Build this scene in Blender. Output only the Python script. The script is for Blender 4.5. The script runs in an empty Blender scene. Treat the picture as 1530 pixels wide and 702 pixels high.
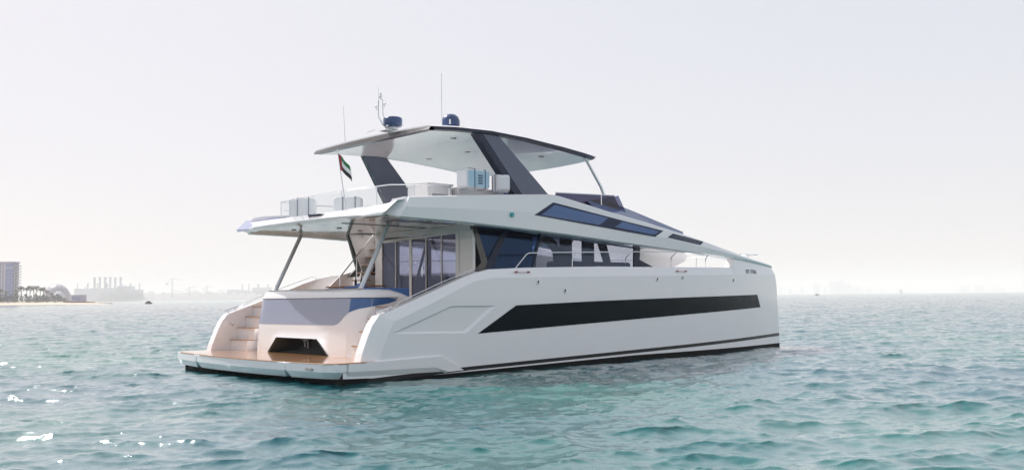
import bpy, bmesh, math, random
import numpy as np
from mathutils import Vector, Matrix
from mathutils.geometry import tessellate_polygon

random.seed(7)
R = math.radians
scn = bpy.context.scene
COL = scn.collection

# ------------------------------------------------------------------ camera
CAM_Z = 2.52
cd = bpy.data.cameras.new('camera'); cam = bpy.data.objects.new('camera', cd); COL.objects.link(cam)
cd.sensor_width = 36.0
cd.lens = 36.0 * 1390.0 / 1530.0
cd.clip_start = 0.1; cd.clip_end = 40000
cam.rotation_mode = 'QUATERNION'
cam.location = (0, 0, CAM_Z)
cam.rotation_quaternion = (Matrix.Rotation(R(90 + 3.803), 3, 'X') @ Matrix.Rotation(-0.0106, 3, 'Z')).to_quaternion()
scn.camera = cam

# ------------------------------------------------------------------ sky, sun, exposure
SUN_AZ, SUN_EL = -50.0, 49.0          # azimuth from the view axis (left is negative), elevation
w = bpy.data.worlds.new('World'); scn.world = w; w.use_nodes = True
nt = w.node_tree; nt.nodes.clear()
sky = nt.nodes.new('ShaderNodeTexSky'); sky.sky_type = 'NISHITA'; sky.sun_disc = False
sky.sun_elevation = R(SUN_EL); sky.sun_rotation = R(SUN_AZ)
sky.air_density = 1.0; sky.dust_density = 2.0; sky.ozone_density = 4.0; sky.altitude = 0
hs = nt.nodes.new('ShaderNodeHueSaturation'); hs.inputs['Saturation'].default_value = 1.15
ga = nt.nodes.new('ShaderNodeGamma'); ga.inputs['Gamma'].default_value = 0.14      # hazy air evens the sky out
bg = nt.nodes.new('ShaderNodeBackground'); bg.inputs['Strength'].default_value = 0.15
wo = nt.nodes.new('ShaderNodeOutputWorld')
nt.links.new(sky.outputs[0], hs.inputs['Color']); nt.links.new(hs.outputs[0], ga.inputs[0]); mu = nt.nodes.new('ShaderNodeMix'); mu.data_type = 'RGBA'; mu.blend_type = 'MULTIPLY'; mu.inputs['Factor'].default_value = 1.0; mu.inputs['B'].default_value = (1.715, 1.62, 1.64, 1)
nt.links.new(ga.outputs[0], mu.inputs['A']); nt.links.new(mu.outputs['Result'], bg.inputs[0]); nt.links.new(bg.outputs[0], wo.inputs[0])

sd = bpy.data.lights.new('sun', 'SUN'); sun = bpy.data.objects.new('sun', sd); COL.objects.link(sun)
sd.energy = 2.0; sd.angle = R(0.6); sd.color = (1.0, 0.965, 0.92)
sdir = Vector((math.sin(R(SUN_AZ)) * math.cos(R(SUN_EL)), math.cos(R(SUN_AZ)) * math.cos(R(SUN_EL)), math.sin(R(SUN_EL))))
sun.rotation_mode = 'QUATERNION'; sun.rotation_quaternion = sdir.to_track_quat('Z', 'Y')
sun.location = (-60, 40, 80)

vs = scn.view_settings
scn.display_settings.display_device = 'sRGB'
vs.view_transform = 'Standard'; vs.look = 'None'; vs.gamma = 1.0; vs.use_curve_mapping = False
vs.exposure = 1.47
scn.cycles.use_denoising = True
scn.cycles.max_bounces = 10; scn.cycles.transparent_max_bounces = 16
scn.cycles.volume_bounces = 3
scn.cycles.sample_clamp_indirect = 6.0
scn.cycles.caustics_reflective = False; scn.cycles.caustics_refractive = False

# ------------------------------------------------------------------ materials
def pr(name, col, rough=0.4, metal=0.0, spec=0.5, var=0.0, vscale=3.0, coat=0.0, bump=0.0, bscale=20.0, rvar=0.0):
    m = bpy.data.materials.new(name); m.use_nodes = True
    t = m.node_tree; b = t.nodes['Principled BSDF']
    b.inputs['Base Color'].default_value = (*col, 1); b.inputs['Roughness'].default_value = rough
    b.inputs['Metallic'].default_value = metal; b.inputs['Specular IOR Level'].default_value = spec
    b.inputs['Coat Weight'].default_value = coat
    tc = t.nodes.new('ShaderNodeTexCoord')
    if var > 0 or rvar > 0:
        n = t.nodes.new('ShaderNodeTexNoise'); n.inputs['Scale'].default_value = vscale; n.inputs['Detail'].default_value = 5
        t.links.new(tc.outputs['Object'], n.inputs['Vector'])
        if var > 0:
            mx = t.nodes.new('ShaderNodeMix'); mx.data_type = 'RGBA'
            mx.inputs['A'].default_value = (*[c * (1 - var) for c in col], 1)
            mx.inputs['B'].default_value = (*[min(1, c * (1 + var)) for c in col], 1)
            t.links.new(n.outputs['Fac'], mx.inputs['Factor']); t.links.new(mx.outputs['Result'], b.inputs['Base Color'])
        if rvar > 0:
            mr = t.nodes.new('ShaderNodeMapRange')
            mr.inputs['To Min'].default_value = max(0, rough - rvar); mr.inputs['To Max'].default_value = rough + rvar
            t.links.new(n.outputs['Fac'], mr.inputs['Value']); t.links.new(mr.outputs['Result'], b.inputs['Roughness'])
    if bump > 0:
        n2 = t.nodes.new('ShaderNodeTexNoise'); n2.inputs['Scale'].default_value = bscale; n2.inputs['Detail'].default_value = 4
        t.links.new(tc.outputs['Object'], n2.inputs['Vector'])
        bp = t.nodes.new('ShaderNodeBump'); bp.inputs['Strength'].default_value = 1.0; bp.inputs['Distance'].default_value = bump
        t.links.new(n2.outputs['Fac'], bp.inputs['Height']); t.links.new(bp.outputs['Normal'], b.inputs['Normal'])
    return m

def glass(name, tint, rough=0.02, refl=(1, 1, 1)):
    m = bpy.data.materials.new(name); m.use_nodes = True
    t = m.node_tree; t.nodes.clear()
    o = t.nodes.new('ShaderNodeOutputMaterial'); mx = t.nodes.new('ShaderNodeMixShader')
    lw = t.nodes.new('ShaderNodeLayerWeight'); lw.inputs['Blend'].default_value = 0.5
    pw = t.nodes.new('ShaderNodeMath'); pw.operation = 'POWER'; pw.inputs[1].default_value = 5.0
    fr = t.nodes.new('ShaderNodeMath'); fr.operation = 'MULTIPLY_ADD'; fr.inputs[1].default_value = 0.9; fr.inputs[2].default_value = 0.045
    t.links.new(lw.outputs['Facing'], pw.inputs[0]); t.links.new(pw.outputs[0], fr.inputs[0])
    tr = t.nodes.new('ShaderNodeBsdfTransparent'); tr.inputs['Color'].default_value = (*tint, 1)
    gl = t.nodes.new('ShaderNodeBsdfGlossy'); gl.inputs['Roughness'].default_value = rough; gl.inputs['Color'].default_value = (*refl, 1)
    t.links.new(fr.outputs[0], mx.inputs[0]); t.links.new(tr.outputs[0], mx.inputs[1]); t.links.new(gl.outputs[0], mx.inputs[2])
    t.links.new(mx.outputs[0], o.inputs['Surface'])
    return m

def teak_mat():
    m = pr('teak', (0.42, 0.22, 0.10), 0.3, spec=0.5, coat=1.0)
    m.node_tree.nodes['Principled BSDF'].inputs['Coat Roughness'].default_value = 0.07; m.node_tree.nodes['Principled BSDF'].inputs['Coat IOR'].default_value = 1.6
    t = m.node_tree; b = t.nodes['Principled BSDF']
    tc = t.nodes.new('ShaderNodeTexCoord'); sx = t.nodes.new('ShaderNodeSeparateXYZ')
    t.links.new(tc.outputs['Object'], sx.inputs[0])
    # planks run athwart: seams every 6 cm along x
    ma = t.nodes.new('ShaderNodeMath'); ma.operation = 'MULTIPLY'; ma.inputs[1].default_value = 1 / 0.07
    fr = t.nodes.new('ShaderNodeMath'); fr.operation = 'FRACT'
    lt = t.nodes.new('ShaderNodeMath'); lt.operation = 'LESS_THAN'; lt.inputs[1].default_value = 0.09
    t.links.new(sx.outputs['Y'], ma.inputs[0]); t.links.new(ma.outputs[0], fr.inputs[0]); t.links.new(fr.outputs[0], lt.inputs[0])
    mp = t.nodes.new('ShaderNodeMapping'); mp.inputs['Scale'].default_value = (3, 14, 3)
    t.links.new(tc.outputs['Object'], mp.inputs[0])
    n = t.nodes.new('ShaderNodeTexNoise'); n.inputs['Scale'].default_value = 1.2; n.inputs['Detail'].default_value = 6
    t.links.new(mp.outputs[0], n.inputs['Vector'])
    cr = t.nodes.new('ShaderNodeValToRGB')
    cr.color_ramp.elements[0].position = 0.3; cr.color_ramp.elements[0].color = (0.34, 0.145, 0.05, 1)
    cr.color_ramp.elements[1].position = 0.75; cr.color_ramp.elements[1].color = (0.56, 0.31, 0.14, 1)
    t.links.new(n.outputs['Fac'], cr.inputs[0])
    mx = t.nodes.new('ShaderNodeMix'); mx.data_type = 'RGBA'; mx.inputs['B'].default_value = (0.06, 0.04, 0.03, 1)
    t.links.new(lt.outputs[0], mx.inputs['Factor']); t.links.new(cr.outputs[0], mx.inputs['A']); t.links.new(mx.outputs['Result'], b.inputs['Base Color'])
    return m

M = {}
M['white'] = pr('white_gelcoat', (0.87, 0.85, 0.86), 0.22, coat=1.0, var=0.02, vscale=1.2, rvar=0.05, bump=0.006, bscale=0.9)
M['white_satin'] = pr('white_satin', (0.78, 0.77, 0.76), 0.4, var=0.02, vscale=2)
M['ceiling'] = pr('ceiling_gloss', (0.80, 0.76, 0.745), 0.12, var=0.03, vscale=1.5, coat=0.5)
M['black'] = pr('black_stripe', (0.006, 0.007, 0.010), 0.3, spec=0.25, var=0.1)
M['antifoul_shade'] = pr('antifouling_and_shade', (0.006, 0.007, 0.008), 0.6, spec=0.08, var=0.3, vscale=4)
M['navy'] = pr('navy_paint', (0.010, 0.018, 0.045), 0.25, spec=0.35, var=0.06)
M['dkbrown'] = pr('dark_bronze', (0.05, 0.045, 0.045), 0.22, var=0.1, coat=0.4)
M['hullglass'] = pr('hull_glass', (0.003, 0.006, 0.009), 0.05, spec=0.14, bump=0.006, bscale=1.3)
M['hullglass'].node_tree.nodes['Principled BSDF'].inputs['Specular Tint'].default_value = (.07, .30, .38, 1)
M['bandglass'] = pr('band_glass', (0.05, 0.07, 0.13), 0.08, spec=0.6, rvar=0.02)
M['transglass'] = pr('transom_glass', (0.31, 0.34, 0.46), 0.08, spec=0.7, rvar=0.02)
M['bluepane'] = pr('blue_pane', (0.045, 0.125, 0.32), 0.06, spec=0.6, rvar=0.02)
M['violetglass'] = pr('violet_glass', (0.07, 0.11, 0.23), 0.06, spec=0.8, rvar=0.02)
M['wing'] = pr('lavender_panel', (0.33, 0.35, 0.50), 0.12, spec=0.6, var=.03)
M['winframe'] = pr('window_frame_blue', (0.008, 0.022, 0.065), 0.2, spec=0.25, var=0.1)
M['steel'] = pr('stainless_steel', (0.72, 0.73, 0.75), 0.16, metal=1.0, rvar=0.06, vscale=5)
M['greyframe'] = pr('grey_frame', (0.35, 0.34, 0.34), 0.3, metal=0.6, var=0.05)
M['satin'] = pr('satin_steel', (0.80, 0.82, 0.86), 0.25, metal=0.0, rvar=0.08, vscale=4)
M['teak'] = teak_mat()
M['teakedge'] = pr('teak_edge', (0.30, 0.13, 0.05), 0.4, var=0.2, vscale=6)
M['blue'] = pr('blue_cushion', (0.06, 0.15, 0.38), 0.7, var=0.12, vscale=6, bump=0.004, bscale=14)
M['grey_cushion'] = pr('grey_cushion', (0.33, 0.34, 0.37), 0.8, var=0.1, vscale=5, bump=0.004, bscale=10)
M['domeblue'] = pr('dome_blue', (0.02, 0.055, 0.16), 0.3, var=0.1, coat=0.4)
M['raft'] = pr('raft_canister', (0.78, 0.80, 0.82), 0.35, var=0.04, bump=0.002, bscale=9)
M['raftblue'] = pr('raft_label_blue', (0.42, 0.62, 0.75), 0.45, var=0.06)
M['strap'] = pr('strap_grey', (0.12, 0.17, 0.24), 0.7, var=0.1)
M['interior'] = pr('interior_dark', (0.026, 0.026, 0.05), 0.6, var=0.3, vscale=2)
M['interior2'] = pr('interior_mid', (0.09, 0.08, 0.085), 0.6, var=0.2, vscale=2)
M['floor'] = pr('saloon_floor', (0.20, 0.13, 0.09), 0.4, var=0.2)
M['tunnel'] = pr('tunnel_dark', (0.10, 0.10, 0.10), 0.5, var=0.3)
M['red'] = pr('red_paint', (0.32, 0.015, 0.03), 0.5, var=0.1)
M['green'] = pr('green_paint', (0.0, 0.16, 0.05), 0.5, var=0.1)
M['clothwhite'] = pr('flag_white', (0.8, 0.8, 0.8), 0.7, var=0.05)
M['clothblack'] = pr('flag_black', (0.01, 0.01, 0.012), 0.7, var=0.1)
M['teal'] = pr('teal_lens', (0.0, 0.35, 0.38), 0.15, coat=0.6, var=0.1)
M['yellow'] = pr('yellow_plastic', (0.75, 0.42, 0.03), 0.5, var=0.1)
M['glass'] = glass('saloon_glass', (0.34, 0.46, 0.66), refl=(.32, .55, .95))
M['smokeglass'] = glass('smoke_glass', (0.72, 0.73, 0.78), refl=(.6, .75, 1))
M['lightglass'] = glass('light_glass', (0.86, 0.87, 0.89))
M['doorglass'] = glass('door_glass', (0.72, 0.73, 0.80), refl=(.7, .75, 1))
M['screen'] = glass('windscreen_glass', (0.20, 0.20, 0.32))
M['clear'] = glass('clear_glass', (0.86, 0.89, 0.90))
M['sideglass'] = glass('side_window_glass', (0.20, 0.28, 0.50))
M['bottle'] = glass('bottle_glass', (0.10, 0.25, 0.14))

# ------------------------------------------------------------------ mesh builder
class MB:
    def __init__(s): s.v = []; s.f = []; s.sm = []; s.mi = []
    def add(s, vs_, fs, smooth=False, mi=0):
        o = len(s.v); s.v += [tuple(p) for p in vs_]
        for f in fs: s.f.append([i + o for i in f]); s.sm.append(smooth); s.mi.append(mi)
        return s
    def grid(s, rows, smooth=True, closed=False, mi=0):
        n = len(rows[0]); vs_ = [p for r in rows for p in r]; fs = []
        for i in range(len(rows) - 1):
            for j in range(n - (0 if closed else 1)):
                k = (j + 1) % n
                fs.append([i * n + j, i * n + k, (i + 1) * n + k, (i + 1) * n + j])
        return s.add(vs_, fs, smooth, mi)
    def quad(s, a, b, c, d, mi=0): return s.add([a, b, c, d], [[0, 1, 2, 3]], False, mi)
    def box(s, x0, x1, y0, y1, z0, z1, mi=0):
        v = [(x, y, z) for x in (x0, x1) for y in (y0, y1) for z in (z0, z1)]
        return s.add(v, [[0, 1, 3, 2], [4, 6, 7, 5], [0, 4, 5, 1], [2, 3, 7, 6], [0, 2, 6, 4], [1, 5, 7, 3]], False, mi)
    def prism(s, poly, ax, a, b, mi=0):
        """polygon of 2D points extruded along axis ax between a and b"""
        def P(p, c): return {'x': (c, p[0], p[1]), 'y': (p[0], c, p[1]), 'z': (p[0], p[1], c)}[ax]
        n = len(poly); v = [P(p, a) for p in poly] + [P(p, b) for p in poly]
        f = [list(range(n)), list(range(2 * n - 1, n - 1, -1))] + [[i, (i + 1) % n, n + (i + 1) % n, n + i] for i in range(n)]
        return s.add(v, f, False, mi)
    def tube(s, pts, r, n=10, mi=0):
        pts = [Vector(p) for p in pts]; rows = []
        for i, p in enumerate(pts):
            if i == 0: d = pts[1] - p
            elif i == len(pts) - 1: d = p - pts[i - 1]
            else: d = (pts[i + 1] - p).normalized() + (p - pts[i - 1]).normalized()
            d.normalize()
            u = d.cross(Vector((0, 0, 1)));
            if u.length < 0.05: u = d.cross(Vector((1, 0, 0)))
            u.normalize(); v = d.cross(u)
            rr = r[i] if isinstance(r, (list, tuple)) else r
            rows.append([p + (u * math.cos(2 * math.pi * k / n) + v * math.sin(2 * math.pi * k / n)) * rr for k in range(n)])
        s.grid(rows, True, True, mi)
        s.add(rows[0], [list(range(n))], False, mi); s.add(rows[-1], [list(range(n))], False, mi)
        return s
    def lathe(s, prof, c, n=24, mi=0):
        rows = [[(c[0] + r * math.cos(2 * math.pi * k / n), c[1] + r * math.sin(2 * math.pi * k / n), c[2] + z) for k in range(n)] for r, z in prof]
        return s.grid(rows, True, True, mi)
    def rbox(s, x0, x1, y0, y1, z0, z1, r=0.05, axis='z', n=5, mi=0):
        a = {'z': (x0, x1, y0, y1), 'x': (y0, y1, z0, z1), 'y': (x0, x1, z0, z1)}[axis]
        e = {'z': (z0, z1), 'x': (x0, x1), 'y': (y0, y1)}[axis]
        return s.prism(rrect(*a, r, n), axis, e[0], e[1], mi)
    def build(s, name, mats, parent=None, bevel=0, seg=2, recalc=True):
        me = bpy.data.meshes.new(name)
        me.from_pydata(s.v, [], s.f)
        for i, p in enumerate(me.polygons): p.use_smooth = s.sm[i]; p.material_index = s.mi[i]
        if recalc:
            bm = bmesh.new(); bm.from_mesh(me); bmesh.ops.recalc_face_normals(bm, faces=bm.faces); bm.to_mesh(me); bm.free()
        for m in (mats if isinstance(mats, (list, tuple)) else [mats]): me.materials.append(m)
        o = bpy.data.objects.new(name, me); COL.objects.link(o)
        if parent: o.parent = parent
        if bevel:
            b = o.modifiers.new('bevel', 'BEVEL'); b.width = bevel; b.segments = seg; b.limit_method = 'ANGLE'; b.angle_limit = R(35)
            b.harden_normals = False
        return o

def rrect(x0, x1, y0, y1, r, n=5):
    pts = []
    for cx, cy, a0 in ((x1 - r, y1 - r, 0), (x0 + r, y1 - r, 90), (x0 + r, y0 + r, 180), (x1 - r, y0 + r, 270)):
        for k in range(n + 1):
            a = R(a0 + 90 * k / n); pts.append((cx + r * math.cos(a), cy + r * math.sin(a)))
    return pts

def tag(o, label=None, cat=None, group=None, kind=None):
    if label: o['label'] = label
    if cat: o['category'] = cat
    if group: o['group'] = group
    if kind: o['kind'] = kind
    return o

def empty(name, loc, rz=0.0, label=None, cat=None, group=None):
    o = bpy.data.objects.new(name, None); COL.objects.link(o); o.location = loc; o.rotation_euler = (0, 0, rz)
    o.empty_display_size = 0.3
    return tag(o, label, cat, group)

def lerp(a, b, t): return a + (b - a) * t
def interp(poly, x):
    return float(np.interp(x, [p[0] for p in poly], [p[1] for p in poly]))

# ================================================================== SETTING
# ------------------------------------------------------------------ sea
TH = R(43.7)
BO = Vector((-8.826, 30.884, 0.12))          # yacht: middle of the stern at the design waterline
FWD = Vector((math.cos(TH), math.sin(TH), 0)); PORT = Vector((-math.sin(TH), math.cos(TH), 0))
def ocean(N, L, seed, kp, sigma, wind, spread, fall=3.35, cut=20):
    rng = np.random.default_rng(seed)
    k1 = np.fft.fftfreq(N, 1.0 / N) * 2 * np.pi / L
    KX, KY = np.meshgrid(k1, k1, indexing='xy'); K = np.sqrt(KX ** 2 + KY ** 2); K[0, 0] = 1e-6
    ca = (KX * wind[0] + KY * wind[1]) / K
    S = np.exp(-1.25 * (kp / K) ** 2) / K ** fall * (np.abs(ca) ** spread * 0.92 + 0.08)
    S[0, 0] = 0; S *= np.exp(-(K / (kp * cut)) ** 2)
    h = (rng.normal(size=(N, N)) + 1j * rng.normal(size=(N, N))) * np.sqrt(S)
    H = np.real(np.fft.ifft2(h)); sc = sigma / H.std()
    DX = np.real(np.fft.ifft2(-1j * KX / K * h)) * sc; DY = np.real(np.fft.ifft2(-1j * KY / K * h)) * sc
    return H * sc, DX, DY, L

def sample(T, x, y, ang):
    H, DX, DY, L = T; N = H.shape[0]
    c, s = math.cos(ang), math.sin(ang)
    u = ((x * c + y * s) / L * N) % N; v = ((-x * s + y * c) / L * N) % N
    i = np.floor(u).astype(int) % N; j = np.floor(v).astype(int) % N; fu = u - np.floor(u); fv = v - np.floor(v)
    i2 = (i + 1) % N; j2 = (j + 1) % N
    def bl(A): return (A[j, i] * (1 - fu) + A[j, i2] * fu) * (1 - fv) + (A[j2, i] * (1 - fu) + A[j2, i2] * fu) * fv
    h, dx, dy = bl(H), bl(DX), bl(DY)
    return h, dx * c - dy * s, dx * s + dy * c

SEA_R = 12000.0
WATER_P = 2.25
def build_sea():
    nfan, nrest = 1000, 140
    half = R(34)
    th = np.concatenate([np.linspace(-half, half, nfan), np.linspace(half, 2 * math.pi - half, nrest + 2)[1:-1]])
    r = np.concatenate([np.geomspace(0.6, 11.0, 60)[:-1], np.geomspace(11.0, 900.0, 1350)[:-1], np.geomspace(900.0, SEA_R, 110)])
    TH_, RR = np.meshgrid(th, r, indexing='xy')
    X = np.sin(TH_) * RR; Y = np.cos(TH_) * RR
    TA = ocean(512, 67.0, 3, 2 * math.pi / 4.4, 0.046, (0.25, -0.97), 8.0)
    TB = ocean(512, 19.3, 5, 2 * math.pi / 1.5, 0.0112, (0.0, -1.0), 5.0, 2.9, 9)
    TC = ocean(256, 311.0, 9, 2 * math.pi / 16.0, 0.028, (0.5, -0.86), 4.0)
    Z = np.zeros_like(X); DX = np.zeros_like(X); DY = np.zeros_like(X)
    for T, ang, chop, f0, f1 in ((TA, 0.0, 1.3, 300, 900), (TB, 0.25, 1.1, 90, 260), (TC, 0.2, 0.8, 500, 900)):
        h, dx, dy = sample(T, X, Y, ang)
        wgt = np.clip((f1 - RR) / (f1 - f0), 0, 1); wgt = wgt * wgt * (3 - 2 * wgt)
        Z += h * wgt; DX += dx * wgt * chop; DY += dy * wgt * chop
    u = (X - BO.x) * FWD.x + (Y - BO.y) * FWD.y; v = (X - BO.x) * PORT.x + (Y - BO.y) * PORT.y
    dist = np.hypot(np.maximum(np.maximum(-u - .3, u - 26), 0), np.maximum(np.abs(v) - 5.2, 0))
    lee = 0.45 + 0.55 * np.clip(dist / 2.5, 0, 1); Z *= lee       # calmer water right under the hull
    X = X - DX; Y = Y - DY           # crests drawn together, troughs opened
    nr, nc = X.shape
    V = np.stack([X, Y, Z], -1).reshape(-1, 3)
    V = np.concatenate([V, [[0, 0, 0]]])
    i = np.arange(nr - 1)[:, None] * nc; j = np.arange(nc)[None, :]; j2 = (j + 1) % nc
    q = np.stack([i + j, i + nc + j, i + nc + j2, i + j2], -1).reshape(-1, 4)
    tri = np.stack([np.full(nc, nr * nc), np.arange(nc), (np.arange(nc) + 1) % nc], -1)
    me = bpy.data.meshes.new('water')
    me.vertices.add(len(V)); me.vertices.foreach_set('co', V.ravel().astype(np.float32))
    nl = q.size + tri.size
    me.loops.add(nl); me.loops.foreach_set('vertex_index', np.concatenate([q.ravel(), tri.ravel()]).astype(np.int32))
    npoly = len(q) + len(tri); me.polygons.add(npoly)
    st = np.concatenate([np.arange(len(q)) * 4, q.size + np.arange(len(tri)) * 3]).astype(np.int32)
    me.polygons.foreach_set('loop_start', st)
    me.polygons.foreach_set('use_smooth', np.ones(npoly, dtype=bool))
    me.update(calc_edges=True); me.validate()
    o = bpy.data.objects.new('water', me); COL.objects.link(o); tag(o, kind='structure')
    m = bpy.data.materials.new('sea_water'); m.use_nodes = True
    t = m.node_tree; b = t.nodes['Principled BSDF']
    t.nodes.remove(b); out = [n for n in t.nodes if n.type == 'OUTPUT_MATERIAL'][0]
    body = t.nodes.new('ShaderNodeBsdfDiffuse'); gl = t.nodes.new('ShaderNodeBsdfGlossy'); gl.inputs['Roughness'].default_value = 0.10
    gl.inputs['Color'].default_value = (.97, .97, .97, 1)
    lw = t.nodes.new('ShaderNodeLayerWeight'); lw.inputs['Blend'].default_value = 0.5
    pw = t.nodes.new('ShaderNodeMath'); pw.operation = 'POWER'; pw.inputs[1].default_value = WATER_P
    fr = t.nodes.new('ShaderNodeMath'); fr.operation = 'MULTIPLY_ADD'; fr.inputs[1].default_value = 0.95; fr.inputs[2].default_value = 0.03
    mxs = t.nodes.new('ShaderNodeMixShader')
    t.links.new(lw.outputs['Facing'], pw.inputs[0]); t.links.new(pw.outputs[0], fr.inputs[0]); t.links.new(fr.outputs[0], mxs.inputs[0])
    t.links.new(body.outputs[0], mxs.inputs[1]); t.links.new(gl.outputs[0], mxs.inputs[2]); t.links.new(mxs.outputs[0], out.inputs['Surface'])
    tc = t.nodes.new('ShaderNodeTexCoord')
    mp = t.nodes.new('ShaderNodeMapping'); mp.inputs['Scale'].default_value = (0.75, 1.7, 1.0)
    t.links.new(tc.outputs['Object'], mp.inputs[0])
    n1 = t.nodes.new('ShaderNodeTexNoise'); n1.inputs['Scale'].default_value = 4.2; n1.inputs['Detail'].default_value = 5; n1.inputs['Roughness'].default_value = 0.68
    t.links.new(mp.outputs[0], n1.inputs['Vector'])
    bp = t.nodes.new('ShaderNodeBump'); bp.inputs['Strength'].default_value = 1.0; bp.inputs['Distance'].default_value = 0.013
    t.links.new(n1.outputs['Fac'], bp.inputs['Height'])
    # the open sea beyond the finely modelled waves keeps its slopes as relief shading
    ln = t.nodes.new('ShaderNodeVectorMath'); ln.operation = 'LENGTH'; t.links.new(tc.outputs['Object'], ln.inputs[0])
    mr = t.nodes.new('ShaderNodeMapRange'); mr.inputs['From Min'].default_value = 120; mr.inputs['From Max'].default_value = 700; mr.inputs['To Max'].default_value = 0.34
    t.links.new(ln.outputs['Value'], mr.inputs['Value'])
    n3 = t.nodes.new('ShaderNodeTexNoise'); n3.inputs['Scale'].default_value = 0.42; n3.inputs['Detail'].default_value = 3; t.links.new(mp.outputs[0], n3.inputs['Vector'])
    b3 = t.nodes.new('ShaderNodeBump'); b3.inputs['Strength'].default_value = 1.0; t.links.new(mr.outputs['Result'], b3.inputs['Distance'])
    t.links.new(n3.outputs['Fac'], b3.inputs['Height']); t.links.new(bp.outputs['Normal'], b3.inputs['Normal'])
    for nd in (body, gl, lw): t.links.new(b3.outputs['Normal'], nd.inputs['Normal'])
    # patches of deeper green and bluer water
    n2 = t.nodes.new('ShaderNodeTexNoise'); n2.inputs['Scale'].default_value = 0.06; n2.inputs['Detail'].default_value = 3
    t.links.new(tc.outputs['Object'], n2.inputs['Vector'])
    cr = t.nodes.new('ShaderNodeValToRGB')
    cr.color_ramp.elements[0].position = 0.35; cr.color_ramp.elements[0].color = (0.002, 0.090, 0.135, 1)
    cr.color_ramp.elements[1].position = 0.65; cr.color_ramp.elements[1].color = (0.004, 0.155, 0.122, 1)
    t.links.new(n2.outputs['Fac'], cr.inputs[0]); t.links.new(cr.outputs[0], body.inputs['Color'])
    me.materials.append(m)
build_sea()

# ================================================================== MOTOR YACHT
TH = R(43.7)
BO = Vector((-8.826, 30.884, 0.12))
FWD = Vector((math.cos(TH), math.sin(TH), 0)); PORT = Vector((-math.sin(TH), math.cos(TH), 0))
def bw(x, y, z): return BO + FWD * x + PORT * y + Vector((0, 0, z))

boat = empty('motor_yacht', BO, TH, 'white twin-hulled motor yacht with dark window strip and hardtop lying stern-on in the foreground', 'yacht')

def ho(x):           # half breadth of the outer hull side
    return 5.2 if x < 16 else 5.2 - 1.0 * ((x - 16) / 10.2) ** 2.2
def stem(z):
    return interp([(-1.0, 26.15), (0.0, 26.2), (1.7, 26.12), (3.0, 26.05), (3.7, 25.84)], z)

FL = [(2.30, 5.03), (2.64, 4.92), (5.21, 4.88), (8.0, 4.77), (10.45, 4.65), (13.5, 4.46), (16.6, 4.27), (20.8, 4.05), (23.5, 3.87), (26.3, 3.66)]     # fascia low edge
FT = [(3.04, 5.63), (4.5, 5.75), (6.5, 5.92), (9.4, 6.13), (9.9, 6.12), (12.0, 5.82), (14.0, 5.53), (16.18, 5.2), (18.5, 4.83), (20.81, 4.44), (23.0, 4.13), (24.9, 3.94)]

SH = [(1.05, .50), (1.12, .75), (1.35, 1.30), (1.50, 1.60), (1.72, 1.86), (3.0, 2.30), (5.0, 3.02), (5.6, 3.20), (6.3, 3.34), (8.0, 3.42)]
PN = [(1.63, .48), (1.72, .75), (1.95, 1.25), (2.08, 1.5), (2.25, 1.70), (3.3, 2.08), (5.0, 2.75), (5.6, 2.95), (6.4, 3.05), (8.0, 3.08)]
def zsheer(x):
    if x < 21.15: return interp([(8, 3.42), (12, 3.52), (16, 3.55), (21.15, 3.62)], x)
    return interp([(21.15, 3.62), (21.3, 3.70), (21.42, 3.82), (21.5, interp(FL, 21.5) + .004), (26.3, 3.664)], x)
def zpanel(x): return interp([(8, 3.08), (12, 3.15), (16, 3.20), (20.5, 3.28), (25, 3.33), (26.3, 3.36)], x)
xs = [8.0 + .5 * k for k in range(1, 27)] + [21.15, 21.3, 21.36, 21.42, 21.5] + [21.9 + .4 * k for k in range(0, 10)] + [25.84]
xs = sorted(set(round(x, 3) for x in xs))
SHF = SH + [(x, zsheer(x)) for x in xs]; PNF = PN + [(x, zpanel(x)) for x in xs]

RECESS = [(2.1, 1.32), (4.5, 2.13), (6.48, 2.11), (5.13, 1.24)]
def stemx(x, z):
    t = max(0, min(1, (x - 22.5) / (25.84 - 22.5)))
    return x + (stem(z) - 25.84) * t * t

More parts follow.
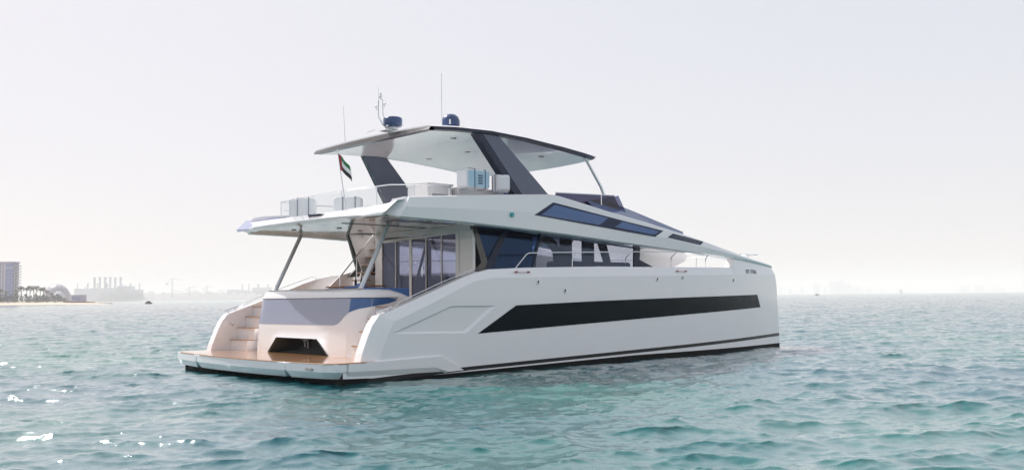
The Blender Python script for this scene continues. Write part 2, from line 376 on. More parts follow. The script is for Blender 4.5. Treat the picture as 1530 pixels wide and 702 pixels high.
def hull(side):
    m = MB(); zb = -1.0
    def P(x, y, z): return (stemx(x, z), side * y, z)
    # flat after part of the outer side, with the recessed panel let into it
    outer = [(0.35, zb), (8.0, zb)] + [(x, z) for x, z in reversed(PN)] + [(0.35, .48)]
    if side < 0:
        loops = [[Vector((x, z, 0)) for x, z in outer], [Vector((x, z, 0)) for x, z in RECESS]]
    else:
        loops = [[Vector((x, z, 0)) for x, z in outer]]
    flat = [p for l in loops for p in l]
    tris = tessellate_polygon(loops)
    m.add([P(p.x, 5.2, p.y) for p in flat], [list(t) for t in tris])
    if side < 0:
        inner = [(2.42, 1.36), (4.52, 2.085), (6.20, 2.065), (5.02, 1.29)]
        a = [P(x, 5.2, z) for x, z in RECESS]; b_ = [P(x, 5.155, z) for x, z in inner]
        for i in range(4): m.quad(a[i], a[(i + 1) % 4], b_[(i + 1) % 4], b_[i])
        m.add(b_, [[0, 1, 2, 3]])
    # curved forward part
    rows = []
    for x, zt in [(8.0, 3.08)] + [(x, zpanel(x)) for x in xs]:
        rows.append([P(x, ho(x), lerp(zb, zt, k / 12)) for k in range(13)])
    m.grid(rows, True)
    # chamfer, cap, inner wall
    ch = [[P(a[0], ho(a[0]), a[1]), P(b_[0], ho(b_[0]) - .14, b_[1])] for a, b_ in zip(PNF, SHF)]
    m.grid(ch, False)
    cap = [[P(x, ho(x) - .14, z), P(x, ho(x) - .26, z + .012), P(x, ho(x) - .49, z)] for x, z in SHF]
    m.grid(cap, False)
    inw = [[P(x, ho(x) - .49, z), P(x, ho(x) - .49, min(z, .45) if x < 3 else min(z, 1.2))] for x, z in SHF]
    m.grid(inw, False)
    # closing of the aft end under the platform, hull inner side and stem
    m.quad(P(.35, 5.2, zb), P(.35, 5.2, .48), P(.35, 2.5, .48), P(.35, 2.5, zb))
    irow = []
    for x in [.35, 2.15, 2.25, 6, 10, 14, 18, 20, 22, 23, 24, 25, 25.84]:
        yi = 2.5 if x < 18 else 2.5 + 1.45 * ((x - 18) / 7.84) ** 1.8
        zt_ = .03 if x < 2.2 else (3.3 if x > 20 else 1.18)
        irow.append([P(x, yi, zb), P(x, yi, min(0.3, zt_)), P(x, yi, min(zt_, 1.15)), P(x, yi, zt_)])
    m.grid(irow, True)
    yo = ho(25.84); nose = []
    for k in range(9):
        zz = lerp(zb, 3.36, k / 8)
        nose.append([P(25.84, yo, zz)] + [(stem(zz) + .10 * math.sin(a), side * (lerp(yo, 3.95, (1 - math.cos(a)) / 2)), zz) for a in (R(30), R(60), R(90), R(120), R(150))] + [P(25.84, 3.95, zz)])
    m.grid(nose, True)
    m.add([P(25.84, yo, 3.36), P(25.84, yo - .14, 3.664), P(25.84, 3.95, 3.664), P(25.84, 3.95, 3.36)], [[0, 1, 2, 3]])
    return m.build('hull', M['white'], boat)
for s in (-1, 1): hull(s)

def sidestrip(pts_low, pts_up, side, off, n=60):
    """strip lying on the curved hull side between two (x, z) polylines"""
    rows = []
    x0 = max(pts_low[0][0], pts_up[0][0]); x0l, x1l = pts_low[0][0], pts_low[-1][0]; x0u, x1u = pts_up[0][0], pts_up[-1][0]
    for k in range(n + 1):
        t = k / n; xl = lerp(x0l, x1l, t); xu = lerp(x0u, x1u, t)
        a = (stemx(xl, interp(pts_low, xl)), side * (ho(xl) + off), interp(pts_low, xl))
        b_ = (stemx(xu, interp(pts_up, xu)), side * (ho(xu) + off), interp(pts_up, xu))
        rows.append([a, b_])
    return rows
for s in (-1, 1):
    m = MB()
    m.grid(sidestrip([(1.2, -.13), (5.2, .02), (13.9, .16), (25.84, .37)], [(1.2, .01), (5.2, .14), (13.9, .29), (25.84, .51)], s, .006), True)
    m.build('boot_stripe', M['black'], boat)
    m = MB()
    m.grid(sidestrip([(.3, -.9), (25.84, -.9)], [(.3, .06), (1.2, .03), (2.6, -.05), (5.2, -.02), (13.9, .08), (25.84, .02)], s, .004), True)
    yo = s * 2.48
    m.grid([[(.3, yo, -.95), (.3, yo, .05)], [(18, yo, -.95), (18, yo, .05)]]); m.quad((.335, s * 2.48, -.95), (.335, s * 5.205, -.95), (.335, s * 5.205, .47), (.335, s * 2.48, .47))  # aft face black to full height: shade under the platform put into the colour
    m.build('antifouling_and_shade', M['antifoul_shade'], boat)
    m = MB()
    UP = [(7.4, 2.11), (11.94, 2.22), (17.6, 2.31), (23.62, 2.385)]; LOW = [(5.62, 1.2), (11.92, 1.41), (17.6, 1.60), (23.92, 1.79)]
    m.grid(sidestrip(LOW, UP, s, .008), True)
    wn = m.build('hull_window', M['hullglass'], boat)

# ------------------------------------------------------------------ swim platform
def xaft(y): return -0.45 * (1 - (y / 5.2) ** 2)
def plat_segment(y0, y1, rl, rr):
    """outline of one platform block seen from above, aft corners rounded"""
    pts = []
    n = 14
    def corner(yc, s, r):
        out = []
        for k in range(7):
            a = R(90 * k / 6)
            out.append((xaft(yc) + r - r * math.sin(a), yc - s * (r - r * math.cos(a)) if False else yc - s * r + s * r * math.cos(a)))
        return out
    pts.append((2.1, y0))
    pts += corner(y0, -1, rl)
    pts += [(xaft(lerp(y0, y1, k / n)), lerp(y0, y1, k / n)) for k in range(1, n)if rl < lerp(0, abs(y1 - y0), k / n) < abs(y1 - y0) - rr]
    pts += list(reversed(corner(y1, 1, rr)))
    pts.append((2.1, y1))
    return pts
def plat(y0, y1, rl, rr):
    o = plat_segment(y0, y1, rl, rr)
    cy = (y0 + y1) / 2; hw = (y1 - y0) / 2
    def inset(d, z): return [(x + (d if x < 1.9 else 0), cy + (y - cy) * (hw - d) / hw, z) for x, y in o]
    m = MB()
    rows = [inset(.012, .5), inset(0, .488), inset(0, .26), inset(.13, .055), inset(.5, .04)]
    m.grid(rows, False, True)
    m.add(inset(.012, .5), [list(range(len(o)))]); m.add(inset(.5, .04), [list(range(len(o)))])
    return m
sp = plat(-3.0, 3.0, .03, .03); a_ = plat(-5.22, -3.04, .32, .03); b_ = plat(3.04, 5.36, .03, .14)
for q in (a_, b_): sp.add(q.v, q.f)
# side steps of the hulls that carry the platform line forward
for s in (-1, 1):
    top = [(0.5, .50), (1.1, .505), (4.02, .56), (4.95, .06)]; mid = [(0.5, .26), (1.1, .25), (3.74, .21), (4.3, .03)]; bot = [(0.5, .085), (1.1, .05), (3.9, -.02), (4.2, -.03)]
    rr = [[(x, s * 5.16, z) for x, z in top], [(x, s * 5.262, z - .012) for x, z in top], [(x, s * 5.262, z) for x, z in mid], [(x, s * 5.18, z) for x, z in bot]]
    sp.grid(rr, False)
platform = sp.build('swim_platform', M['white'], boat)
tm = MB()
for (y0, y1, rl, rr) in ((-2.97, 2.97, .03, .03), (-5.17, -3.06, .3, .03), (3.06, 5.31, .03, .12)):
    o = [(x + .05, y) for x, y in plat_segment(y0, y1, rl, rr)]
    o = [(min(x, 2.6), y) for x, y in o]
    tm.prism(o, 'z', .502, .516)
tm.build('teak_deck', M['teak'], platform)
te = MB()
te.box(.96, 1.2, -5.2, -4.72, .503, .512)
for k in (-1, 1):
    te.tube([(xaft(y * .9) - .004, y * .9, .497) for y in [k * (j * .27) for j in range(0, 12)]], .011, 6)
te.tube([(xaft(-3.3), -3.3, .497), (xaft(-4.3), -4.3, .497), (xaft(-4.8) + .0, -4.8, .497), (.05, -5.07, .497), (.25, -5.22, .497), (1.1, -5.265, .50)], .011, 6)
te.tube([(xaft(3.3), 3.3, .497), (xaft(4.3), 4.3, .497), (xaft(4.8), 4.8, .497), (.05, 5.07, .497), (.25, 5.22, .497), (1.1, 5.265, .50)], .011, 6)
te.build('teak_trim', M['teakedge'], platform)
vm = MB(); vm.rbox(xaft(-4.1) - .012, xaft(-4.1) + .03, -4.35, -3.8, .29, .36, .02, 'x')
vm.build('shower_hatch', M['greyframe'], platform)

# ------------------------------------------------------------------ transom block and aft lounge
def body_path(w_, xa, r, xf, notch):
    pts = [(xf, w_, 0), (xa + r + .9, w_, 0), (xa + r + .45, w_, 0)]
    for k in range(9):
        a = R(90 * k / 8); pts.append((xa + r - r * math.sin(a), w_ - r + r * math.cos(a), 0))
    mid = [(2.1, 0), (1.5, 1), (-1.15, 1), (-1.85, 0)] if notch else [(2.1, 0), (1.5, 0), (-1.15, 0), (-1.85, 0)]
    pts += [(xa, y, n) for y, n in mid]
    for k in range(9):
        a = R(90 - 90 * k / 8); pts.append((xa + r - r * math.sin(a), -w_ + r - r * math.cos(a), 0))
    pts += [(xa + r + .45, -w_, 0), (xa + r + .9, -w_, 0), (xf, -w_, 0)]
    return pts
BZ = [(.50, 2.00), (1.06, 2.02), (1.35, 2.04), (1.5, 2.05), (2.41, 2.20), (2.55, 2.25), (2.66, 2.30), (2.70, 2.40)]
def bx(z): return interp(BZ, z)
def ztop(x, z):   # the coaming top falls away along the forward sides
    if z < 2.3: return z
    return z - .55 * max(0, min(1, (x - 3.3) / 1.3)) ** 1.5 * (z - 2.0)
bm_ = MB(); rows = []
for z, xa in BZ:
    infl = .12 if z >= 2.69 else (.03 if z > 2.6 else 0)
    wv = 3.42 - infl - .03 * (z - .5)
    pth = body_path(wv, xa, .62, 4.5, True)
    rows.append([(x, y, ztop(x, max(z, 1.06) if (n and z < 1.06) else z)) for x, y, n in pth])
bm_.grid(rows, True)
ptop = rows[-1]; pin = [(x if abs(y) > 2.95 else x + .45, y * (1 - .45 / 3.42) if abs(y) > 2 else y * .93, ztop(x, 2.70)) for x, y, z in ptop]
bm_.grid([ptop, pin, [(x, y, 2.1) for x, y, z in pin]], False)
body = bm_.build('transom', M['white'], boat)
# dark band of glass round the lounge
gm = MB(); lo = []; up = []
for x, y, n in body_path(3.42, 0, .62, 2.0, False):
    pass
def band_pt(u, z):
    """point on the transom skin at arc length u from the middle (starboard +), height z"""
    wv = 3.42 - .03 * (z - .5); xa = bx(z); r = .62; L0 = wv - r; La = L0 + r * math.pi / 2
    s = 1 if u >= 0 else -1; a = abs(u)
    if a < L0: x, y, nx, ny = xa, a, -1, 0
    elif a < La:
        t = (a - L0) / r; x, y, nx, ny = xa + r - r * math.cos(t), L0 + r * math.sin(t), -math.cos(t), math.sin(t)
    else: x, y, nx, ny = xa + r + (a - La), wv, 0, 1
    o = .008
    return (x + nx * o, -s * (y + ny * o), z)
def band_low(u):
    if u > 2.05: return interp([(2.05, 1.53), (2.25, 1.56), (2.42, 1.66), (2.62, 1.82), (2.85, 1.96), (3.2, 2.07), (3.7, 2.15), (4.25, 2.23), (4.5, 2.30), (4.6, 2.36)], u)
    return interp([(-4.1, 1.9), (-3.7, 1.66), (-3.3, 1.55), (-2.9, 1.52), (2.05, 1.53)], u)
us = [-4.1, -3.9, -3.7, -3.5, -3.3, -3.1, -2.9, -2.7] + [-2.4 + .4 * k for k in range(11)] + [2.05, 2.25, 2.42, 2.52, 2.62, 2.75, 2.85, 3.0, 3.1, 3.2, 3.35, 3.5, 3.7, 3.9, 4.1, 4.25, 4.4, 4.5, 4.6]
def band(us_): return MB().grid([[band_pt(u, lerp(band_low(u), 2.405 if u < 4.3 else 2.405 - (u - 4.3) * .12, k / 4)) for k in range(5)] for u in us_], True)
band([u for u in us if -3.7 <= u <= 2.85]).build('transom_window', M['transglass'], body)
band([u for u in us if u >= 2.85]).build('shaded_glass_end', M['bluepane'], body)  # ends of the same glass band, their shade put in as a bluer colour
band([u for u in us if u <= -3.7]).build('shaded_glass_end', M['bluepane'], body)
fm = MB(); fm.tube([band_pt(u, 2.42) for u in us], .012, 6); fm.build('window_trim', M['black'], body)
lm = MB(); lm.box(2.42, 2.68, -2.95, 2.95, 2.70, 2.735)
lm.build('coaming_cap', M['greyframe'], body, .012)
# garage mouth: lining and gear
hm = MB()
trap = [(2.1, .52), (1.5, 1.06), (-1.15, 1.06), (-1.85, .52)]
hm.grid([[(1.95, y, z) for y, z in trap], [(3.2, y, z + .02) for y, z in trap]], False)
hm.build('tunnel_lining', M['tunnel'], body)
gr = MB()
gr.box(2.5, 2.62, .42, .52, .72, 1.05); gr.box(2.5, 2.62, .22, .32, .68, 1.05); gr.box(2.45, 2.66, .2, .55, .93, 1.0)
gr.build('tender_hook', M['dkbrown'], body, .01); gr = MB()
gr.tube([(2.6, -1.1, .5), (2.9, -.55, 1.0)], .035, 8)
gr.build('tender_cradle', M['dkbrown'], body, .01)
# stairs both sides
for s in (-1, 1):
    st = MB(); steps = [(1.82, .92), (2.11, 1.36), (2.43, 1.76), (2.75, 2.15)]
    for k, (x, z) in enumerate(steps):
        z0 = .5 if k == 0 else steps[k - 1][1]
        st.box(x + .03, 3.4, s * 3.40, s * 4.70, z0 - .02, z - .035)
    so = st.build('stairs', M['white'], boat)
    for x, z in steps:
        t_ = MB(); t_.box(x - .01, x + .34, s * 3.45, s * 4.69, z - .033, z); t_.build('tread', M['teak'], so, .006)
# bridge deck, cockpit floor, main deck
dk = MB()
dk.box(2.1, 23.0, -2.52, 2.52, 1.12, 1.22)
dk.box(2.78, 7.0, -4.71, 4.71, 2.05, 2.14)
dk.box(7.0, 21.5, -4.71, 4.71, 2.3, 2.42)
dk.prism([(16.5, -4.5), (21, -4.3), (25.6, -3.8), (25.6, 3.8), (21, 4.3), (16.5, 4.5)], 'z', 2.9, 3.05)
dk.box(22.9, 23.0, -2.52, 2.52, 1.2, 2.95)
dk.build('deck', M['white_satin'], boat)
ck = MB(); ck.box(3.0, 6.94, -4.70, 4.70, 2.143, 2.152); ck.build('cockpit_teak', M['teak'], boat)

# ------------------------------------------------------------------ fly deck slab and its underside
fd = MB()
aft = []
ys = [-4.6 + 9.2 * k / 24 for k in range(25)]
def fx(y): return 1.66 + .62 * (abs(y) / 4.7) ** 3 + (.05 if abs(y) > 3.25 else 0)
fd.grid([[(6.2, y, 5.37) for y in ys], [(2.50, y, 5.37) for y in ys], [(2.44, y, 5.36) for y in ys], [(fx(y), y, 5.06) for y in ys], [(fx(y) + .02, y, 5.00) for y in ys]], False)
for y0, y1 in ((-4.6, 2.42), (3.54, 4.6)): fd.quad((6.2, y0, 5.37), (6.2, y1, 5.37), (8.1, y1, 5.37), (8.1, y0, 5.37))
fd.quad((8.1, -4.6, 5.37), (8.1, 4.6, 5.37), (14, 3.4, 5.37), (14, -3.4, 5.37))
fly = fd.build('fly_deck', M['white'], boat)
for s in (-1, 1):
    A_, B_, B2, C_, D_ = (2.12, s * 4.86, 5.10), (2.56, s * 4.90, 5.48), (4.3, s * 4.52, 5.74), (2.47, s * 2.2, 5.385), (2.00, s * 3.3, 5.06)
    m = MB(); m.add([A_, B_, B2, C_, D_, (2.10, s * 4.70, 5.0), (1.98, s * 3.3, 5.0)], [[4, 0, 1], [4, 1, 2], [4, 2, 3], [0, 4, 6, 5]]); m.build('wing_panel', M['wing'] if s > 0 else M['white'], fly)
sf = MB()
sf.grid([[(fx(y) + .02, y, 4.998) for y in ys], [(fx(y) + .35, y, 4.975) for y in ys]], False)
sf.grid([[(fx(y) + .35, y, 4.975) for y in ys], [(fx(y) + .40, y, 5.01) for y in ys]], False)
sf.grid([[(fx(y) + .40, y * .985, 5.01) for y in ys], [(6.2, y * .985, 5.01) for y in ys]], False)
for y0, y1 in ((-4.53, 2.42), (3.54, 4.53)): sf.quad((6.2, y0, 5.01), (6.2, y1, 5.01), (7.05, y1, 5.01), (7.05, y0, 5.01))
sf.quad((6.2, 2.42, 5.01), (6.2, 3.54, 5.01), (6.2, 3.54, 5.37), (6.2, 2.42, 5.37))
for s in (-1, 1): sf.quad((7.0, s * 3.4, 5.01), (7.0, s * 4.62, 5.01), (16.5, s * 4.62, 4.40), (16.5, s * 3.4, 4.40))
ceil = sf.build('cockpit_ceiling', M['ceiling'], fly)
pn = MB()
pn.box(3.3, 6.3, -4.35, -2.9, 4.985, 5.004)
pn.build('ceiling_panel', M['greyframe'], fly)
sl = MB(); sl.box(3.0, 6.7, -1.12, -1.06, 4.99, 5.006); sl.build('ceiling_seam', M['dkbrown'], fly)
for (x, y) in ((4.2, .9), (4.2, -2.2), (3.3, 2.6), (5.6, 1.6)):
    l = MB(); l.lathe([(0, 0), (.09, 0), (.1, .012), (.1, .02)], (x, y, 4.985), 16); l.build('downlight', M['greyframe'], fly)
nv = MB(); nv.prism([(-.47, 5.30), (-1.25, 5.275), (-.56, 5.17)], 'x', 2.02, 2.26); nv.build('stern_lamp', M['navy'], fly)

# ------------------------------------------------------------------ sweeping side fascia
WIN = [(8.57, 5.32), (9.62, 5.85), (16.13, 5.06), (15.53, 4.79)]
def yfas(x): return ho(x) - .26 if x < 14 else ho(x) - .26 + .20 * min(1, (x - 14) / 7)
def fascia(s):
    m = MB(); N_ = 90
    out = []; rows = []
    for k in range(N_ + 1):
        t = k / N_
        xl = lerp(2.64, 26.1, t); xt = lerp(3.04, 24.9, t) if t < 1 else 24.9
        xl = lerp(2.64, 25.9, t); zl = interp(FL, xl); zt = interp(FT, xt)
        yl = yfas(xl); yt = yfas(xt)
        rows.append([(xl, s * (yl - .10), zl), (xl, s * (yl - .02), zl + .05), (lerp(xl, xt, .5), s * (lerp(yl, yt, .5) + .01), lerp(zl, zt, .5)), (xt, s * (yt - .06), zt - .03), (xt, s * (yt - .12), zt),
                     (xt, s * (yt - .42), zt + .01), (lerp(xl, xt, .4), s * (lerp(yl, yt, .4) - .45), lerp(zl, zt, .35)), (xl, s * (yl - .45), zl)])
    for j in range(7):
        m.grid([[r[j], r[j + 1]] for r in rows], j in (1, 2))
    m.grid([[r[7], r[0]] for r in rows], False)
    r = rows[0]
    # after end: slanting lit facet
    a = [(2.30, s * 4.52, 5.06), (2.64, s * 4.52, 5.55)]
    m.add([r[0], r[1], r[2], r[3], r[4], a[1], a[0]], [[0, 1, 6], [1, 2, 3, 4, 5, 6]])
    m.add([r[4], r[5], a[1]], [[0, 1, 2]]); m.add([r[0], r[7], a[0]], [[0, 1, 2]]); m.add([r[5], r[6], r[7], a[0], a[1]], [[0, 1, 2, 3, 4]])
    r = rows[-1]; m.add(r, [list(range(8))])
    return m.build('side_fascia', M['white'], boat)
def on_fascia(x, z, s, off):
    """lies on the fascia's outer skin"""
    zl = interp(FL, x); zt = interp(FT, x); t = (z - zl) / max(.05, zt - zl)
    y = yfas(x) + lerp(-.02, .01, t * 2) if t < .5 else yfas(x) + lerp(.01, -.06, (t - .5) * 2)
    return (x, s * (y + off), z)
def fas_quad(poly, s, off, n=24):
    a, b, c, d = poly       # aft tip, top aft, top fwd, low fwd
    return [[on_fascia(lerp(lerp(a[0], d[0], i / n), lerp(b[0], c[0], i / n), j / 6), lerp(lerp(a[1], d[1], i / n), lerp(b[1], c[1], i / n), j / 6), s, off) for j in range(7)] for i in range(n + 1)]
for s in (-1, 1):
    f = fascia(s)
    m = MB(); m.grid(fas_quad([(8.6, 5.32), (9.62, 5.84), (16.13, 5.06), (15.53, 4.79)], s, .012)); wf = m.build('side_window', M['winframe'], f)
    m = MB(); m.grid(fas_quad([(8.94, 5.335), (9.68, 5.75), (12.69, 5.42), (12.13, 5.12)], s, .017)); m.build('pane', M['bluepane'], wf)
    m = MB(); m.grid(fas_quad([(13.04, 5.085), (13.58, 5.32), (15.85, 5.02), (15.45, 4.87)], s, .017)); m.build('pane', M['bluepane'], wf)
    m = MB(); m.grid(fas_quad([(16.34, 4.79), (16.76, 4.97), (18.97, 4.70), (18.66, 4.55)], s, .012)); wf = m.build('side_window', M['winframe'], f)
    m = MB(); m.grid(fas_quad([(16.57, 4.815), (16.83, 4.915), (18.72, 4.67), (18.57, 4.61)], s, .017)); m.build('pane', M['clear'] if s < 0 else M['bluepane'], wf)
    m = MB(); p = on_fascia(7.47, 5.27, s, .03); m.rbox(p[0] - .07, p[0] + .07, p[1] - .04, p[1] + .03, p[2] - .08, p[2] + .08, .03, 'y')
    m.build('navigation_lamp', M['teal'] if s < 0 else M['red'], f, .008)

# ------------------------------------------------------------------ saloon
sa = MB()
DX = 6.9
# after bulkhead with the door opening
sa.box(DX, DX + .12, -3.52, -2.78, 2.14, 5.0); sa.box(DX, DX + .12, 2.0, 2.42, 2.14, 5.0); sa.box(DX, DX + .12, -2.78, 2.0, 4.78, 5.0)
for s in (-1, 1):
    sa.box(7.0, 18.4, s * 3.40, s * 3.50, 2.3, 3.36)                                          # lower side wall
    sa.prism([(16.3, 3.36), (18.5, 3.55), (19.55, 3.9), (19.87, 4.17), (19.4, 4.30), (16.36, 4.45)], 'y', s * 3.38, s * 3.52)
    sa.prism([(6.95, 5.0), (7.0, 4.9), (8.5, 4.88), (16.4, 4.36), (16.4, 4.6), (8.0, 5.02)], 'y', s * 3.38, s * 3.46)
sa.quad((18.6, -3.4, 3.55), (18.6, 3.4, 3.55), (18.4, 3.4, 2.42), (18.4, -3.4, 2.42))
saloon = sa.build('saloon', M['white'], boat)
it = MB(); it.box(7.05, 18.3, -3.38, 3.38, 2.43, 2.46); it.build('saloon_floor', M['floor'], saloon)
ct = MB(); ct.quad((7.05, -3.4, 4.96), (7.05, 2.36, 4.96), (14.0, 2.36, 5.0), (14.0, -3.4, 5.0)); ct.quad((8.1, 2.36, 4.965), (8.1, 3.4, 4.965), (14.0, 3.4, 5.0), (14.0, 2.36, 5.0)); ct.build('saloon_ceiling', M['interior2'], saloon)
# furniture behind the glass
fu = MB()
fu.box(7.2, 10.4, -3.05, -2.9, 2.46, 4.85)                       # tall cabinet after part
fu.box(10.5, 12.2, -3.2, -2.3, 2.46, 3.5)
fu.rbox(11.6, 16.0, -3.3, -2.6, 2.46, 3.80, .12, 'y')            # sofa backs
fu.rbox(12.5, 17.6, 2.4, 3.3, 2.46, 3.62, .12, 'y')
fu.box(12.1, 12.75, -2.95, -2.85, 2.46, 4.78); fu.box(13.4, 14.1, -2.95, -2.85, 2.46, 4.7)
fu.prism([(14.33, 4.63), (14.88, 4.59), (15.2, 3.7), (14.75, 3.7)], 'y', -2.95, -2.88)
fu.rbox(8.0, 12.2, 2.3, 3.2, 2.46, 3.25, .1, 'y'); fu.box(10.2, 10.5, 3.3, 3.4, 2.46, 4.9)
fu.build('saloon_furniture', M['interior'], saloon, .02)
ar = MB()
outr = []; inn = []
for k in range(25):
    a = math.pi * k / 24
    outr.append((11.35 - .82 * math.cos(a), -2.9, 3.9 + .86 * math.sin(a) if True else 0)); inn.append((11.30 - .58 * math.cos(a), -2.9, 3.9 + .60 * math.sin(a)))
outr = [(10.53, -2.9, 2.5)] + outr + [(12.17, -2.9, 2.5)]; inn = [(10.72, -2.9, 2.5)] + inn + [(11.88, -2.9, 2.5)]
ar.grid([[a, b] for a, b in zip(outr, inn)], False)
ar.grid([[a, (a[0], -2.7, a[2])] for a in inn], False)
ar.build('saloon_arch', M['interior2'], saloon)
for s in (-1, 1):
    panes = [[(7.08, 5.01), (8.46, 4.9), (7.61, 3.7)], [(8.69, 4.88), (10.31, 4.77), (9.89, 3.42), (7.70, 3.34)], [(10.40, 4.78), (16.36, 4.43), (16.24, 3.36), (9.92, 3.36)]]
    for k, p in enumerate(panes):
        if s > 0 and k == 0: continue
        m = MB(); m.prism(p, 'y', s * 3.47, s * 3.49); m.build('saloon_window', M['smokeglass'] if (k == 2 or s > 0) else M['glass'], saloon)
    m = MB(); dx_ = -.30 if s > 0 else 0; m.prism([(x_ + dx_, z_) for x_, z_ in ((6.84, 5.0), (7.05, 5.03), (7.61, 3.7), (7.41, 3.30), (6.88, 3.28), (7.29, 3.64))], 'y', s * (3.40 if s < 0 else 3.85), s * (3.53 if s < 0 else 3.98))
    m.build('window_post', M['dkbrown'], saloon, .01)
    m = MB(); m.prism([(8.46, 4.92), (8.69, 4.88), (7.80, 3.36), (7.44, 3.34), (7.61, 3.7)], 'y', s * 3.45, s * 3.52)
    m.build('window_post', M['winframe'], saloon, .01)
    m = MB(); m.prism([(16.0, 4.44), (16.4, 4.42), (16.3, 3.36), (15.95, 3.36)], 'y', s * 3.455, s * 3.525); m.build('window_post', M['winframe'], saloon)
    m = MB(); m.prism([(16.25, 3.95), (16.25, 3.36), (18.0, 3.36), (17.9, 3.42)], 'y', s * 3.46, s * 3.535); m.build('lower_window', M['winframe'], saloon)
    m = MB(); m.prism([(10.31, 4.80), (10.42, 4.80), (9.95, 3.36), (9.84, 3.36)], 'y', s * 3.455, s * 3.51); m.build('window_post', M['winframe'], saloon)
# sliding doors
dr = MB()
dr.box(DX - .03, DX + .02, -2.78, -2.60, 2.14, 4.80); dr.box(DX - .03, DX + .02, 1.92, 2.0, 2.14, 4.70)
dr.prism([(-2.60, 4.80), (-2.60, 4.71), (1.92, 4.57), (1.92, 4.70)], 'x', DX - .03, DX + .02)
door = dr.build('sliding_door', M['white'], saloon, .01)
ms = [1.9, 1.06, .13, -.84, -1.76, -2.58]
for k in range(5):
    m = MB(); m.box(DX + .02, DX + .035, ms[k + 1] + .02, ms[k] - .02, 2.16, 4.74); m.build('door_pane', M['doorglass'], door)
for k, mm in enumerate((1.06, .13, -.84, -1.76)):
    wd = .10 if k == 1 else .045
    m = MB(); m.box(DX - .01, DX + .03, mm - wd, mm + wd * .6, 2.15, 4.75); m.build('door_stile', M['white'] if k == 1 else M['greyframe'], door, .008)
m = MB(); m.tube([(DX - .06, -.70, 3.2), (DX - .06, -.70, 3.55)], .02); m.box(DX - .06, DX, -.73, -.67, 3.22, 3.26); m.box(DX - .06, DX, -.73, -.67, 3.5, 3.54); m.build('handle', M['steel'], door)

# port stair from the cockpit to the fly deck
ss = MB()
ss.prism([(6.42, 5.0), (7.0, 3.6), (6.9, 2.14), (8.1, 2.14), (8.1, 5.0)], 'y', 3.52, 3.56)
ss.box(8.05, 8.1, 2.4, 3.52, 2.14, 5.0); ss.box(7.02, 8.05, 2.36, 2.42, 2.14, 5.0)
ss.prism([(4.9, 2.14), (6.9, 2.14), (6.9, 3.5), (6.3, 3.35)], 'y', 4.0, 4.06)
stair = ss.build('stairway', M['white'], boat)
for k in range(8):
    x = 6.05 + .22 * k; z = 2.46 + .32 * k
    t_ = MB(); t_.box(x, x + .34, 2.62, 3.50, z, z + .045); t_.build('tread', M['teak'], stair, .008)
m = MB(); m.tube([(5.42, 2.7, 3.25), (7.0, 2.7, 4.96)], .024); m.tube([(5.42, 2.7, 3.25), (5.42, 2.7, 2.15)], .022); m.tube([(6.2, 2.7, 4.08), (6.2, 2.7, 2.6)], .016); m.build('handrail', M['steel'], stair)

# support posts from the lounge to the fly deck
for s in (-1, 1):
    m = MB()
    m.tube([(2.62, s * 2.78, 2.69), (3.72, s * 2.78, 4.83), (3.70, s * 2.78, 5.0)], .075, 12)
    m.lathe([(.13, 0), (.13, .03), (.08, .05)], (2.62, s * 2.78, 2.70), 14)
    m.build('support_post', M['satin'], boat)

# ------------------------------------------------------------------ cockpit furniture
m = MB()
m.rbox(2.75, 3.35, -2.6, 2.6, 2.14, 2.55, .06, 'y'); seat = m.build('bench', M['white_satin'], boat, .02)
m = MB(); m.rbox(2.75, 3.35, -2.6, 2.6, 2.552, 2.67, .05, 'y'); m.build('bench_cushion', M['blue'], seat, .02)
m = MB(); m.rbox(3.4, 4.4, -3.15, -2.45, 2.3, 2.74, .10, 'z'); m.rbox(2.72, 3.4, -3.1, -.5, 2.67, 2.76, .04, 'z'); m.build('bench_backrest', M['blue'], seat, .03)

# ------------------------------------------------------------------ rails
def rail_side(s):
    m = MB()
    def B(x, z): return (x, s * (ho(x) - .30), z)
    top = [B(8.34, 3.95), B(9.5, 4.0), B(10.8, 4.04), B(12.4, 4.09), B(13.96, 4.14), B(15.6, 4.18), B(17.2, 4.22), B(18.6, 4.22), B(19.6, 4.20)]
    m.tube([B(7.67, 3.40), B(8.2, 3.88)] + top, .021)
    for xb, xt in ((10.6, 10.95), (13.7, 14.1), (16.7, 17.15), (19.3, 19.6)):
        zt = interp([(8.34, 3.95), (17.2, 4.22), (19.6, 4.20)], xt)
        m.tube([B(xb, 3.45), B(xb + .02, zt - .25), B(xt, zt)], .019)
    return m.build('guard_rail', M['steel'], boat)
for s in (-1, 1): rail_side(s)
m = MB()
for s in (-1, 1):
    m.tube([(24.2, s * 3.9, 3.7), (24.2, s * 3.9, 4.32)], .02); m.tube([(22.5, s * 3.9, 4.28), (25.2, s * 3.8, 4.33)], .022)
m.tube([(25.2, -3.8, 4.33), (25.5, 0, 4.33), (25.2, 3.8, 4.33)], .022)
m.tube([(25.4, 0, 3.05), (25.5, 0, 4.33)], .02)
m.build('bow_rail', M['steel'], boat)
